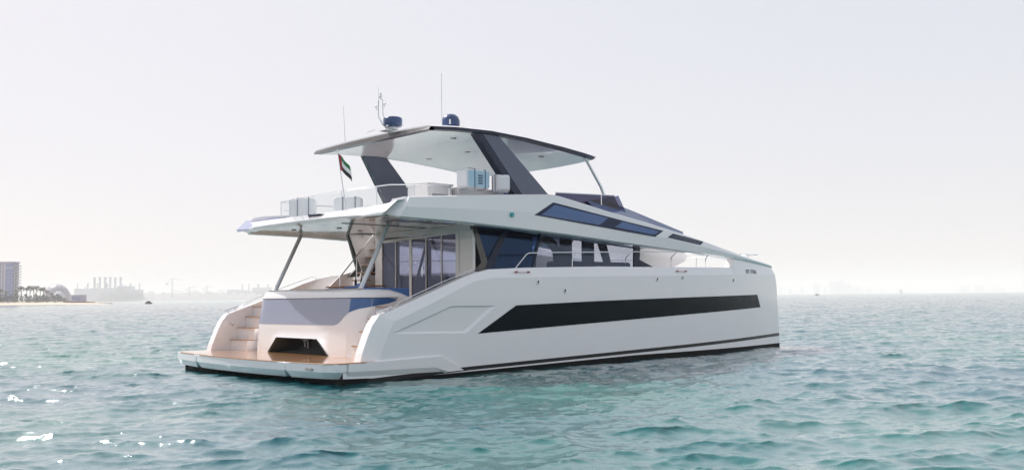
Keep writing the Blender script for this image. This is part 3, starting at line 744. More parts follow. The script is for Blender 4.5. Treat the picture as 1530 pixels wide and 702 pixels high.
# after wing handrails
for s in (-1, 1):
    m = MB()
    def Wg(x, z): return (x, s * 4.95, z)
    m.tube([Wg(2.35, 2.10), Wg(2.6, 2.29), Wg(4.3, 2.90), Wg(5.55, 3.31), Wg(5.75, 3.24)], .014)
    m.build('wing_handrail', M['steel'], boat)
    c = MB(); x0 = 2.0
    for dx_ in (-.14, .14): c.tube([(x0 + dx_, s * 4.95, interp(SH, x0 + dx_) - .02), (x0 + dx_, s * 4.95, interp(SH, x0 + dx_) + .10)], .022)
    c.tube([(x0 - .28, s * 4.95, interp(SH, x0) + .02), (x0 + .28, s * 4.95, interp(SH, x0) + .19)], .026)
    c.build('mooring_cleat', M['steel'], boat)
    c = MB(); c.tube([(1.9, s * 4.68, 1.45), (1.86, s * 4.60, 1.52)], .03); c.build('mooring_eye', M['steel'], boat)
# small ports, arrows and name on the starboard and port sides
for s in (-1, 1):
    for x, z in ((8.49, 2.92), (9.87, 2.61), (15.35, 3.06), (17.08, 3.13), (21.2, 3.05)):
        m = MB(); n = 14; y = ho(x)
        ring = lambda r, o: [(x + r * math.cos(2 * math.pi * k / n), s * (y + o), z + r * 1.25 * math.sin(2 * math.pi * k / n)) for k in range(n)]
        m.grid([ring(.075, .004), ring(.07, .02), ring(.045, .02), ring(.045, .006)], True, True, 0); m.add(ring(.045, .007), [list(range(n))], False, 1)
        m.build('vent_port', [M['steel'], M['black']], boat)
    for x, z in ((24.35, .22), (24.75, .23)):
        m = MB(); n = 12; y = ho(x)
        m.add([(x + .05 * math.cos(2 * math.pi * k / n), s * (y + .009), z + .05 * math.sin(2 * math.pi * k / n)) for k in range(n)], [list(range(n))]); m.build('drain', M['black'], boat)
    for x0, x1, z in ((7.35, 8.17, 3.265), (16.66, 17.5, 3.40)):
        m = MB()
        for xa, d in ((x0, 1), (x1, -1)):
            y = ho(xa) - .105
            m.prism([(xa, z), (xa + d * .16, z + .034), (xa + d * .16, z - .034)], 'y', s * (y + .06), s * (y + .085))
        m.box(x0 + .16, x1 - .16, s * (ho(x0) - .045), s * (ho(x0) - .02), z - .004, z + .004)
        m.build('jacking_mark', M['red'], boat)
cu = bpy.data.curves.new('name_text', 'FONT'); cu.body = 'DT ITSA'; cu.size = .36; cu.extrude = .004; cu.space_character = 1.1
to = bpy.data.objects.new('tmp_text', cu); COL.objects.link(to)
bpy.context.view_layer.update()
me = bpy.data.meshes.new_from_object(to.evaluated_get(bpy.context.evaluated_depsgraph_get())); bpy.data.objects.remove(to)
mw = max(v.co.x for v in me.vertices)
for v in me.vertices:
    x = 22.55 + v.co.x * (1.12 / mw); z = 3.37 + v.co.y * .72
    yy = ho(x) - .14 * max(0, (z - zpanel(x)) / (zsheer(x) - zpanel(x)))
    v.co = (x, -(yy + .012 + v.co.z), z)
me.materials.append(M['black'])
nm = bpy.data.objects.new('name_lettering', me); COL.objects.link(nm); nm.parent = boat

# ------------------------------------------------------------------ fly deck: windscreen, coaming, cabinets
m = MB()
def scr(y, k): return lerp(0, 1.1, 1 - (abs(y) / 3.3) ** 2) * k
yy = [-3.3 + 6.6 * k / 12 for k in range(13)]
m.grid([[(14.3 + scr(y, .6), y, 6.38) for y in yy], [(16.0 + scr(y, .75), y, 6.06) for y in yy], [(19.75 + scr(y, 1.0), y, 5.27) for y in yy]], True)
for s in (-1, 1): m.add([(14.3, s * 3.3, 6.38), (16.0, s * 3.3, 6.06), (19.75, s * 3.3, 5.27), (19.5, s * 3.8, 4.6), (16, s * 4.25, 5.1), (13.0, s * 4.3, 5.6), (13, s * 3.6, 6.2)], [[0, 1, 2, 3, 4, 5, 6]])
m.build('raked_windscreen', M['violetglass'], boat)
m = MB(); m.tube([(19.75 + scr(y, 1.0) + .03, y, 5.25) for y in yy], .045, 8)
m.build('windscreen_sill', M['white'], boat)
m = MB(); m.grid([[(19.6 + scr(y, .9), y, 5.22) for y in yy], [(18.7 + scr(y, .3), y, 3.5) for y in yy]], True); m.build('front_window', M['lightglass'], saloon)
m = MB()
for s in (-1, 1): m.prism([(11.1, 5.9), (11.2, 6.42), (14.7, 6.55), (15.6, 5.35), (13.0, 5.6)], 'y', s * 3.55, s * 3.53)
m.grid([[(15.0 + scr(y, .5) , y * 3.55 / 3.3, 6.55) for y in yy], [(15.6 + scr(y, .5), y * 3.55 / 3.3, 5.7) for y in yy]], True)
ws = m.build('wind_deflector', M['screen'], boat)
m = MB()
for s in (-1, 1):
    m.tube([(11.2, s * 3.54, 6.43), (14.75, s * 3.54, 6.56)], .022)
    m.box(13.85, 13.90, s * 3.57, s * 3.51, 5.85, 6.53)
m.tube([(14.75 + (scr(y, .5) + .25), y * 3.55 / 3.3, 6.56) for y in yy], .02)
m.build('deflector_rail', M['steel'], ws)
m = MB(); m.box(5.4, 6.5, -2.85, -1.7, 5.37, 6.38); m.box(5.36, 6.55, -2.9, -1.65, 6.38, 6.45); m.box(5.38, 6.3, -2.862, -2.85, 5.95, 6.25)
cab = m.build('bar_cabinet', M['white_satin'], boat, .015)
m = MB(); m.box(5.6, 6.3, -2.868, -2.853, 5.5, 6.08); m.build('cabinet_door', M['grey_cushion'], cab)
m = MB(); m.rbox(6.7, 10.6, -3.0, -1.9, 5.37, 6.38, .06, 'y'); sofa = m.build('fly_sofa', M['white_satin'], boat, .02)
m = MB(); m.rbox(8.9, 10.5, -3.3, -3.02, 5.7, 6.42, .08, 'y'); m.build('sofa_cushion', M['blue'], sofa, .02)

# fly deck rail with glass
m = MB(); path = [(3.15, 3.3, 6.11), (3.0, 1.5, 6.11), (2.98, -1.0, 6.13), (3.2, -3.6, 6.13), (3.9, -4.05, 6.15), (5.3, -4.15, 6.2)]
m.tube(path, .020)
m.tube([(3.15, 3.3, 6.11), (3.15, 3.3, 5.37)], .02); m.tube([(3.15, 3.3, 6.1), (5.2, 4.1, 6.15), (7, 4.15, 6.2)], .018)
for p in ((3.05, 1.6), (2.98, -1.1), (3.12, -3.0), (3.9, -4.05), (5.3, -4.15), (5.2, 4.1), (7, 4.15)):
    m.tube([(p[0], p[1], 5.37), (p[0], p[1], 6.12)], .017)
m.tube([(4.6, 4.15, 5.78), (8.3, 4.1, 5.95)], .015); m.tube([(3.2, 3.2, 5.78), (5.2, 4.05, 5.8)], .015)
fr = m.build('fly_rail', M['steel'], boat)
m = MB()
for a, b_ in zip(path[:-2], path[1:-1]):
    m.quad((a[0], a[1], 5.42), (b_[0], b_[1], 5.42), (b_[0], b_[1], 6.09), (a[0], a[1], 6.09))
m.build('glass_panel', M['clear'], fr)

# ------------------------------------------------------------------ hardtop
HT = [(4.85, 8.29), (6.0, 8.39), (7.7, 8.455), (9.5, 8.40), (11.5, 8.26), (13.2, 8.10), (13.6, 8.07)]
def htw(x): return 3.68 if x < 12.6 else 3.68 - .12 * ((x - 12.6)) ** 2
ny = 16
def htrow(x, dz, w_):
    cr = .10
    xs_ = lambda v: x + (.55 * (1 - v * v) * max(0, (x - 11.5) / 2.1) if x > 11.5 else 0)
    return [(xs_(2 * k / ny - 1), w_ * (2 * k / ny - 1), interp(HT, x) + dz + cr * (1 - (2 * k / ny - 1) ** 2) * .8) for k in range(ny + 1)]
m = MB(); XS = [4.88, 5.4, 6, 6.8, 7.7, 8.6, 9.5, 10.5, 11.5, 12.2, 12.8, 13.3, 13.6]
m.grid([htrow(x, .03, htw(x) - .08) for x in XS], True)
for e in (0, -1):
    m.grid([[a, b_] for a, b_ in zip(htrow(XS[e], .03, htw(XS[e]) - .08), htrow(XS[e], -.02, htw(XS[e]) - .0))], False)
for k in (0, ny): m.grid([[htrow(x, .03, htw(x) - .08)[k], htrow(x, -.02, htw(x))[k]] for x in XS], False)
ht = m.build('hardtop', M['white'], boat)
m = MB()
def under(x, w_, d): return [(p[0], p[1], interp(HT, x) + d) for p in htrow(x, 0, w_)]
XU = [5.05] + XS[1:-1] + [13.45]
m.grid([under(x, htw(x) - .16, -.155) for x in XU], True)
un = m.build('hardtop_ceiling', M['ceiling'], ht)
m = MB()
for k in (0, ny):
    m.grid([[htrow(x, -.02, htw(x))[k], under(x, htw(x) - .0, -.13)[k], under(x, htw(x) - .16, -.155)[k]] for x in XU], False)
m.grid([[a, b_] for a, b_ in zip(htrow(13.6, -.02, htw(13.6)), under(13.45, htw(13.45) - .16, -.155))], False)
m.build('hardtop_edge', M['navy'], ht)
m = MB(); m.grid([[a, b_, c] for a, b_, c in zip(htrow(4.88, -.02, htw(4.88)), under(4.80, htw(5.0), -.13), under(5.05, htw(5.0) - .16, -.155))], False)
m.build('hardtop_aft_edge', M['dkbrown'], ht)
m = MB(); 
for yv in (-1.25, 1.25): m.box(5.3, 13.0, yv - .008, yv + .008, 8.0, 8.001)
for (x, y) in ((7.1, -2.25), (7.05, 1.97), (11.9, 2.3), (11.9, -2.1), (9.5, 2.2), (9.5, -.3)):
    l = MB(); l.lathe([(0, 0), (.11, 0), (.12, .015), (.12, .03)], (x, y, interp(HT, x) - .178), 16); l.build('downlight', M['greyframe'], ht)
# legs
for s in (-1, 1):
    P_ = [(7.0, 8.30), (8.12, 8.30), (10.55, 6.10), (8.72, 5.95)]
    m = MB()
    def q(p, o): return (p[0], s * (3.62 + .16 * (8.3 - p[1]) + o), p[1])
    a = [q(p, 0) for p in P_]; b_ = [q((P_[0][0] - .02, P_[0][1]), -.3), q(P_[1], -.3), q(P_[2], -.3), q(P_[3], -.3)]
    m.add(a + b_, [[0, 1, 2, 3], [7, 6, 5, 4], [1, 5, 6, 2], [0, 4, 5, 1], [2, 6, 7, 3]], False, 0)
    m.quad(a[0], a[3], b_[3], b_[0], 1)
    a2 = [q((P_[0][0], P_[0][1]), .004), q((P_[0][0] + .34, P_[0][1]), .004), q((P_[3][0] + .42, P_[3][1] + .0), .004), q(P_[3], .004)]
    m.add(a2, [[0, 1, 2, 3]], False, 1)
    m.build('hardtop_leg', [pr('leg_paint', (0.085, 0.10, 0.155), .3, coat=.3, var=.04), M['navy']], boat)
    m = MB(); m.tube([(13.05, s * 3.45, 7.98), (13.95, s * 3.5, 6.85), (14.1, s * 3.52, 6.52)], .065, 10); m.build('hardtop_post', M['steel'], boat)

# radar, dome, aerials
m = MB(); m.lathe([(.0, .0), (.20, .0), (.22, .14), (.20, .16)], (5.0, -1.35, 8.42), 20); m.build('radar_base', M['white'], ht)
m = MB(); m.lathe([(0, 0), (.30, 0), (.345, .04), (.35, .28), (.31, .34), (0, .35)], (5.0, -1.35, 8.575), 28); m.build('radar', M['domeblue'], ht)
m = MB(); m.lathe([(.22, 0), (.22, .06), (.31, .07), (.335, .16), (.33, .30), (.28, .43), (.17, .52), (0, .55)], (6.35, -3.0, 8.43), 28); m.build('satellite_dome', M['domeblue'], ht)
m = MB(); m.box(6.1, 6.13, -3.27, -3.12, 8.55, 8.72); m.build('dome_badge', M['white'], ht)
m = MB(); m.tube([(4.97, 1.67, 8.35), (4.92, 1.73, 9.85)], [.018, .008], 6); m.build('whip_aerial', M['steel'], ht)
m = MB(); m.tube([(5.85, -3.1, 8.40), (5.85, -3.1, 8.6), (5.85, -3.1, 10.35)], [.02, .016, .01], 6); m.build('whip_aerial', M['clothwhite'], ht)
m = MB()
cx, cy = 4.72, -.98
m.tube([(5.05, -1.1, 8.42), (cx + .1, cy + .0, 8.7), (cx + .0, cy + .12, 9.0), (cx, cy + .12, 9.55), (cx, cy + .06, 9.63), (cx, cy - .06, 9.63), (cx, cy - .14, 9.55), (cx, cy - .16, 9.0), (cx + .1, cy - .25, 8.75), (5.1, -1.25, 8.42)], .022, 8)
m.tube([(cx, cy + .12, 9.27), (cx, cy + .24, 9.27), (cx, cy + .26, 9.34)], .014, 6); m.tube([(cx, cy - .15, 9.30), (cx, cy - .26, 9.30), (cx, cy - .27, 9.37)], .014, 6)
m.lathe([(0, 0), (.045, .01), (.05, .06), (.03, .10), (0, .1)], (cx, cy + .26, 9.32), 10); m.lathe([(0, 0), (.045, .01), (.05, .06), (.03, .10), (0, .1)], (cx, cy - .27, 9.35), 10)
m.lathe([(0, 0), (.06, .0), (.05, .08), (.03, .10), (.045, .12), (.045, .17), (0, .19)], (cx, cy - .02, 9.66), 10)
m.tube([(cx, cy + .10, 9.6), (cx, cy + .13, 10.1)], [.012, .007], 6)
m.build('mast', M['steel'], ht)
m = MB(); m.tube([(4.4, -.6, 8.4), (4.6, -.8, 8.50)], .02); m.box(4.5, 5.5, -1.6, -1.2, 8.38, 8.40); m.build('mast_foot', M['steel'], ht)

# ================================================================== loose things aboard
def raft(loc, rz, size, label, blue):
    e = empty('life_raft', loc, rz, label, 'life raft', 'life raft canisters on the fly deck')
    a, b, h = size
    m = MB(); m.prism(rrect(-a / 2, a / 2, .04, h, .12), 'y', -b / 2, b / 2); m.build('canister', M['raft'], e, .05, 3)
    for yv in (-b / 2 - .004, b / 2 + .004):
        if blue:
            l = MB(); l.rbox(-a / 2 + .08, a / 2 - .06, yv - .004, yv + .004, .09, h - .06, .06, 'y'); l.build('label_panel', M['raftblue'], e)
    for x in (-a * .16, a * .28):
        s_ = MB(); pts = rrect(x - .02, x + .02, 0, 1, .005, 1)
        s_.box(x - .018, x + .018, -b / 2 - .016, b / 2 + .016, h + .002, h + .014); s_.box(x - .018, x + .018, -b / 2 - .02, -b / 2 - .010, .03, h + .014); s_.box(x - .018, x + .018, b / 2 + .010, b / 2 + .02, .03, h + .014)
        s_.build('strap', M['strap'], e)
    if blue:
        for r_ in range(4):
            t_ = MB()
            for c_ in range(3):
                t_.box(-.02 + .07 * c_, .051 + .07 * c_, -b / 2 - .018, -b / 2 - .010, .2 + .09 * r_, .255 + .09 * r_)
            t_.build('printed_line', M['strap'], e)
    for x in (-a * .35, a * .35): MB().tube([(x, -b / 2 + .05, .015), (x, b / 2 - .05, .015)], .022, 8).build('cradle_bar', M['steel'], e)
    return e
raft(bw(6.78, -3.72, 6.19), TH, (1.12, .55, .72), 'large white life raft canister with pale blue strapped side on the fly deck coaming', True)
raft(bw(8.20, -3.62, 6.19), TH + R(70), (.62, .5, .66), 'smaller plain white life raft canister beside the dark hardtop leg', False)
raft(bw(3.75, 2.72, 5.45), TH + R(-40), (.95, .6, .78), 'white life raft canister behind the corner post of the aft glass rail', False)
raft(bw(5.6, 2.4, 5.75), TH + R(-43), (1.1, .5, .62), 'white life raft canister beside the flagpole on the fly deck', False)

fe = empty('flag', bw(2.72, -1.80, 5.37), TH, 'red, green, white and black flag on a raked pole at the fly deck edge', 'flag')
# the pole leans aft to port
tip = Vector((-.05, .46, 2.05))
m = MB(); m.tube([(0, 0, 0), tuple(tip)], [.022, .016], 8); m.lathe([(0, 0), (.035, .02), (.03, .06), (0, .07)], tuple(tip), 10); m.build('flagpole', M['steel'], fe)
m = MB()
nu, nv_ = 16, 12; g = []
top = tip * .985; down = (Vector((0, 0, 0)) - tip).normalized()
fly_d = Vector((.10, -.50, -.30)).normalized()
for i in range(nu + 1):
    row = []
    for j in range(nv_ + 1):
        u_, v_ = i / nu, j / nv_
        p = top + down * (v_ * .60) + fly_d * (u_ * .62) + Vector((1, .2, 0)) * (.06 * math.sin(u_ * 7 + v_ * 2) * u_) + Vector((0, 0, -.16 * u_ * u_))
        row.append(tuple(p))
    g.append(row)
vv = [p for r_ in g for p in r_]; n_ = nv_ + 1
for i in range(nu):
    for j in range(nv_):
        mi = 0 if i < nu * .25 else (1 if j < nv_ / 3 else (2 if j < 2 * nv_ / 3 else 3))
        m.add([vv[i * n_ + j], vv[i * n_ + j + 1], vv[(i + 1) * n_ + j + 1], vv[(i + 1) * n_ + j]], [[0, 1, 2, 3]], True, mi)
m.build('flag_cloth', [M['red'], M['green'], M['clothwhite'], M['clothblack']], fe, recalc=False)

# cockpit table, towel and bottles
te_ = empty('cockpit_table', bw(4.4, .3, 2.152), TH, 'teak topped table on a white pedestal in the yacht cockpit', 'table')
m = MB(); m.rbox(-.45, .45, -1.5, 1.2, .66, .71, .12, 'z'); m.build('table_top', M['teakedge'], te_, .01)
for y in (-.8, .6):
    m = MB(); m.lathe([(.22, 0), (.2, .03), (.06, .06), (.05, .62), (.16, .66)], (0, y, 0), 16); m.build('pedestal', M['steel'], te_)
for k, (dx_, dy, lab) in enumerate(((.0, -.55, 'dark bottle on the cockpit table, nearer the yacht saloon doors'), (-.05, -.25, 'dark bottle on the cockpit table, nearer the port side'))):
    be = bpy.data.objects.new('tmp', None); bpy.data.objects.remove(be)
    m = MB(); m.lathe([(0, 0), (.042, 0), (.042, .19), (.016, .25), (.016, .32), (0, .32)], (0, 0, 0), 14)
    o = m.build('bottle', M['clothblack']); o.location = bw(4.4 + dx_, .3 + dy, 2.866); tag(o, lab, 'bottle', 'bottles on the cockpit table')
m = MB()
m.grid([[(.30 * i / 6 - .15, .9 * j / 10 - .45, .03 + .05 * math.sin(i * 1.3 + j * .7) * (i / 6) + .14 * math.exp(-((j - 3) / 2.0) ** 2) * (i / 6)) for j in range(11)] for i in range(7)], True)
o = m.build('towel', pr('towel_blue', (.16, .27, .55), .9, var=.15, vscale=9)); o.location = bw(3.0, -1.9, 2.765); o.rotation_euler = (0, 0, TH)
sm = o.modifiers.new('thick', 'SOLIDIFY'); sm.thickness = .02
tag(o, 'crumpled pale blue towel lying on the bench back by the starboard support post', 'towel')

# ================================================================== FAR SHORE
F_ = 1390.0
def gx(px, d): return d * (px - 766) / F_
def hor(px): return 443.4 - (px - 765) * .0106
def gz(px, py, d): return CAM_Z + d * (hor(px) - py) / F_

SAND = pr('sand', (.52, .42, .33), .9, var=.2, vscale=.05)
LAND = pr('far_land', (.20, .19, .20), .9, var=.25, vscale=.02)
CONC = pr('concrete_pale', (.55, .55, .60), .8, var=.1, vscale=.1)
CONC2 = pr('concrete_grey', (.34, .34, .45), .8, var=.15, vscale=.05)
FAC = pr('tower_glass', (.19, .23, .46), .2, spec=.5, var=.2, vscale=.2)
ROCK = pr('rock', (.16, .13, .12), .9, var=.4, vscale=.4)
LEAF = pr('palm_leaf', (.12, .13, .11), .7, var=.4, vscale=.5)
LEAF2 = pr('shrub_leaf', (.14, .15, .14), .8, var=.4, vscale=.6)
TRUNK = pr('palm_trunk', (.12, .09, .07), .9, var=.3)
DOME = pr('dome_shell', (.36, .35, .40), .35, var=.08, vscale=.1, coat=.2)

def land(name, d0, d1, px0, px1, prof, mat, step=6, jitter=.15, seed=1):
    """low land between two distances, height profile given in metres over px"""
    rng = random.Random(seed); m = MB(); rows = []
    px = px0
    while px <= px1:
        h = interp(prof, px) * (1 + rng.uniform(-jitter, jitter))
        xa = gx(px, d0) ; rows.append([(xa, d0, -.6), (xa, d0 + 4 , min(h, .5)), (xa * (1 + 12 / d0), d0 + 14, min(h, 1.2)), (gx(px, lerp(d0, d1, .4)), lerp(d0, d1, .4), h), (gx(px, d1), d1, -.6)])
        px += step
    m.grid(rows, True); o = m.build(name, mat); tag(o, kind='structure'); return o
land('beach', 800, 1250, -420, 168, [(-420, 3), (100, 3), (130, 1.6), (168, .1)], SAND, 5, .1, 2)
land('far_coast', 4760, 5400, 85, 430, [(85, 28), (200, 36), (235, 44), (300, 40), (430, 34)], LAND, 4, .25, 3)
land('distant_coast', 7600, 8600, 200, 700, [(200, 70), (300, 78), (700, 55)], LAND, 4, .3, 4)
land('hazy_coast', 10800, 11600, 1150, 1700, [(1150, 18), (1330, 26), (1450, 12), (1700, 14)], LAND, 5, .4, 5)

# rock spit
rk = MB(); rng = random.Random(5)
for k in range(260):
    px = rng.uniform(100, 170); d = rng.uniform(845, 905); s_ = rng.uniform(.5, 1.5) * (1.3 if px < 140 else .6)
    zt = max(.1, 2.0 * (1 - (px - 100) / 74)) * rng.random()
    c = Vector((gx(px, d), d, zt)); v8 = [c + Vector((rng.uniform(.5, 1) * sx * s_, rng.uniform(.5, 1) * sy * s_, rng.uniform(.4, .9) * sz * s_)) for sx in (-1, 1) for sy in (-1, 1) for sz in (-1, 1)]
    rk.add(v8, [[0, 1, 3, 2], [4, 6, 7, 5], [0, 4, 5, 1], [2, 3, 7, 6], [0, 2, 6, 4], [1, 5, 7, 3]])
o = rk.build('rock_spit', ROCK); tag(o, 'low spit of dark boulders running out from the beach', 'rocks', kind='stuff')

# hotel tower
D = 1000.0
te_ = empty('apartment_tower', (gx(-8, D), D, 3.0), 0, 'pale blue-grey apartment tower with stacked balconies on the left edge above the beach', 'building')
PXM = D / F_
W0 = gx(-75, D) - gx(-8, D); W1 = gx(20, D) - gx(-8, D); Ht = gz(10, 391, D) - 3
m = MB(); m.box(W0, W1, 0, 12, 0, Ht - 1); m.box(W0 - .5, W1 + 1.0, -1.0, 13, Ht - 1, Ht); m.build('tower_block', CONC2, te_)
m = MB()
nfl = 13; fh = (Ht - 3) / nfl
for xg0, xg1 in ((W0 + 2, W0 + 12), (W0 + 14, gx(1, D) - gx(-8, D)), (gx(9, D) - gx(-8, D), gx(20, D) - gx(-8, D))):
    for k in range(nfl): m.box(xg0, xg1, -.12, .3, 1.2 + k * fh, 1.2 + (k + .8) * fh)
m.build('window_band', FAC, te_)
for pxs in (3.5, 8.0):
    m = MB(); x = gx(pxs, D) - gx(-8, D); m.box(x - .35, x + .35, -.5, .2, 0, Ht - 1); m.build('wall_fin', CONC, te_)
m = MB(); x0 = gx(9, D) - gx(-8, D); m.box(x0, W1 + .3, -.6, .1, Ht * .84, Ht * .855); m.box(x0, W1, -.6, .1, Ht * .16, Ht * .175); m.build('ledge', CONC, te_)
for k in range(2, nfl):
    m = MB(); z = 1.0 + k * fh; m.box(W1, W1 + 3.4, .5, 11, z, z + .35); m.box(W1 + 3.3, W1 + 3.4, .5, 11, z + .35, z + 1.2); m.build('balcony', CONC, te_)
for k in range(nfl - 2):
    m = MB(); x = gx(21.5 + (k % 2) * .8, D) - gx(-8, D); m.box(x, x + .8, -.2, .1, 5 + k * fh, 5 + k * fh + 1.8); m.build('window', CONC, te_)

# domes
def dome(px, pw, ptop, d, label, col):
    r = pw / 2 * d / F_; top = gz(px, ptop, d) - 2
    e = empty('dome_building', (gx(px, d + r), d + r, 2.0), 0, label, 'dome building')
    m = MB(); prof = [(r * math.cos(R(a)), top * math.sin(R(a))) for a in range(0, 91, 9)]
    m.lathe(prof, (0, 0, 0), 32); m.build('shell', col, e)
    m = MB()
    for k in range(8):
        a = math.pi * k / 8
        m.tube([(r * 1.004 * math.cos(R(t)) * math.cos(a), r * 1.004 * math.cos(R(t)) * math.sin(a), top * 1.004 * abs(math.sin(R(t)))) for t in range(0, 181, 12)], .12, 5)
    m.build('rib', CONC, e)
    m = MB(); m.lathe([(r * 1.02, -2.5), (r * 1.02, .8), (r, .9)], (0, 0, 0), 32); m.build('base_wall', CONC2, e)
dome(86, 42, 424, 1080, 'broad low grey dome behind the palms on the shore', DOME)
dome(89, 21, 435, 960, 'small pale dome in front of the larger one', CONC)
# low beach buildings
def lowb(px0, px1, py0, d, h0, label, mat):
    x0, x1 = gx(px0, d), gx(px1, d); e = empty('low_building', ((x0 + x1) / 2, d, h0), 0, label, 'building'); w_ = (x1 - x0) / 2; h = gz(px0, py0, d) - h0
    m = MB(); m.box(-w_, w_, 0, 14, -2.5, h); m.build('wall', mat, e); m = MB(); m.box(-w_ - .4, w_ + .4, -.5, 14.5, h, h + .35); m.build('roof', CONC2, e)
    m = MB()
    for k in range(5): xx = lerp(-w_, w_, (k + .5) / 5); m.box(xx - w_ * .12, xx + w_ * .12, -.08, .05, h * .3, h * .75)
    m.build('window', FAC, e)
lowb(108, 121, 441, 930, 2.0, 'low grey beach building right of the domes', CONC2)

# vegetation
def palm_mesh(seed, h):
    rng = random.Random(seed); t = MB(); c = MB()
    lean = rng.uniform(-.6, .6)
    t.tube([(0, 0, -1), (lean * .4, 0, h * .5), (lean, 0, h)], [.28, .2, .16], 7)
    for k in range(22):
        a = rng.uniform(0, 2 * math.pi); up_ = rng.uniform(.1, 1.7); L = rng.uniform(1.6, 2.5); pts = []
        for i in range(6):
            u_ = i / 5; rr = L * u_; zz = h + up_ * 1.6 * u_ - 2.4 * u_ * u_
            pts.append(Vector((lean + rr * math.cos(a), rr * math.sin(a), zz)))
        side = Vector((-math.sin(a), math.cos(a), 0)); rows = []
        for i, p in enumerate(pts):
            wv = .42 * math.sin(math.pi * min(1, .15 + i / 5 * .85)); rows.append([p - side * wv + Vector((0, 0, -.25)), p, p + side * wv + Vector((0, 0, -.25))])
        c.grid(rows, False)
    return t, c
def bush_mesh(seed, w_, h):
    rng = random.Random(seed); c = MB()
    for k in range(230):
        a = rng.uniform(0, 2 * math.pi); q_ = rng.random() ** .5; zz = rng.random() ** .8
        lim = math.sqrt(max(0.05, 1 - zz * zz)) * (.75 + .25 * math.sin(a * 3 + seed))
        p = Vector((w_ * q_ * lim * math.cos(a), w_ * q_ * lim * math.sin(a), h * zz)); s_ = rng.uniform(.3, .75)
        d1 = Vector((rng.gauss(0, 1), rng.gauss(0, 1), rng.gauss(0, 1))).normalized() * s_; d2 = Vector((rng.gauss(0, 1), rng.gauss(0, 1), rng.gauss(0, 1))).normalized() * s_
        c.add([p, p + d1, p + d1 + d2, p + d2], [[0, 1, 2, 3]])
    return c
palms = []
for k in range(3):
    t, c = palm_mesh(20 + k, 8.0); e = empty('palm_tree', (0, 0, 0)); t.build('trunk', TRUNK, e); c.build('crown', LEAF, e, recalc=False); palms.append(e)
def copy_tree(o, parent=None):
    c = o.copy(); COL.objects.link(c); c.parent = parent
    for ch in list(o.children): copy_tree(ch, c)
    return c
rng = random.Random(11)
palm_px = [(3, 433), (11, 435), (27, 433), (34, 429.5), (41, 431), (46, 428.5), (52, 430), (56, 428.5), (61, 432), (67, 430.5), (72, 435), (77, 438)]
for k, (px, py) in enumerate(palm_px):
    d = rng.uniform(900, 960); e = palms[k] if k < 3 else copy_tree(palms[k % 3])
    h = gz(px, py, d) - 2.6; s_ = h / 8.0
    e.location = (gx(px, d), d, 2.6); e.rotation_euler = (0, 0, rng.uniform(0, 6)); e.scale = (s_ * .95, s_ * .95, s_)
    tag(e, 'hazy green palm in the row above the sand between the tower and the domes', 'palm tree', 'palms along the beach')
bushes = [bush_mesh(31 + k, 5.0, 4.2) for k in range(3)]
bo = []
bush_px = [(1, 441), (9, 440), (17, 442), (25, 440), (33, 442), (40, 441), (47, 443), (54, 441), (60, 443), (66, 442), (73, 444), (80, 442), (87, 441), (92, 443), (98, 446), (5, 446), (22, 447), (44, 447), (57, 446)]
for k, (px, py) in enumerate(bush_px):
    d = rng.uniform(870, 895)
    if k < 3:
        o = bushes[k].build('bush', LEAF2, recalc=False); bo.append(o)
    else:
        o = bo[k % 3].copy(); COL.objects.link(o)
    h = (gz(px, py, d) - 2.0) / 4.2; o.location = (gx(px, d), d, 2.0); o.scale = (rng.uniform(.9, 1.4), .8, max(.45, h * 1.1)); o.rotation_euler = (0, 0, rng.uniform(0, 6))
    tag(o, 'rounded grey-green bush growing along the top of the beach under the palms', 'bush', 'bushes along the beach')

# power station and far industry
def power(label, d, blocks, stacks, z0=3.0):
    px0 = blocks[0][0]; e = empty('power_station', (gx(px0, d), d, z0), 0, label, 'power station'); ox = gx(px0, d)
    for a, b, py in blocks:
        m = MB(); h = gz((a + b) / 2, py, d) - z0; x0, x1 = gx(a, d) - ox, gx(b, d) - ox
        m.box(x0, x1, 0, 90, -4, h); m.box(x0 - 2, x1 + 2, -2, 92, h, h + 2.5)
        for k in range(max(2, int((x1 - x0) / 18))): xx = x0 + 8 + k * 18; m.box(xx, xx + 2, -1.5, .1, 0, h)
        m.build('turbine_hall', CONC2, e)
    for px, py, pw in stacks:
        h = gz(px, py, d) - z0; r = pw / 2 * d / F_; x = gx(px, d) - ox
        m = MB(); m.lathe([(r * 1.1, -4), (r * .92, h * .5), (r * .85, h - 7), (r * 1.15, h - 6.5), (r * 1.15, h), (r * .8, h)], (x, 20, 0), 16); m.build('chimney', CONC2, e)
power('hazy power station with six tall chimneys across the water', 4810,
      [(112, 136, 432), (136, 190, 431), (176, 192, 428), (192, 205, 433), (150, 205, 438)],
      [(139.5, 414, 4.0), (147.5, 413.5, 3.4), (155.5, 414, 4.2), (163, 413.5, 3.4), (170.5, 414, 3.6), (178.5, 413.5, 3.4), (129.5, 423, 2.6), (144, 423, 2.2), (158.5, 423, 2.2), (180, 423, 2.2), (193.5, 423, 2.0), (207, 423, 2.0), (114, 423, 1.8), (126, 428, 1.6), (185, 426, 1.4)])
power('faint far industrial plant with four short chimneys just left of the yacht stern', 6200,
      [(340, 352, 433), (352, 366, 434), (378, 402, 430), (366, 402, 435)],
      [(361.5, 424, 2.4), (371.5, 424.5, 2.2), (385.5, 424, 3.2), (400, 424.5, 3.2), (346, 432.5, 5)])
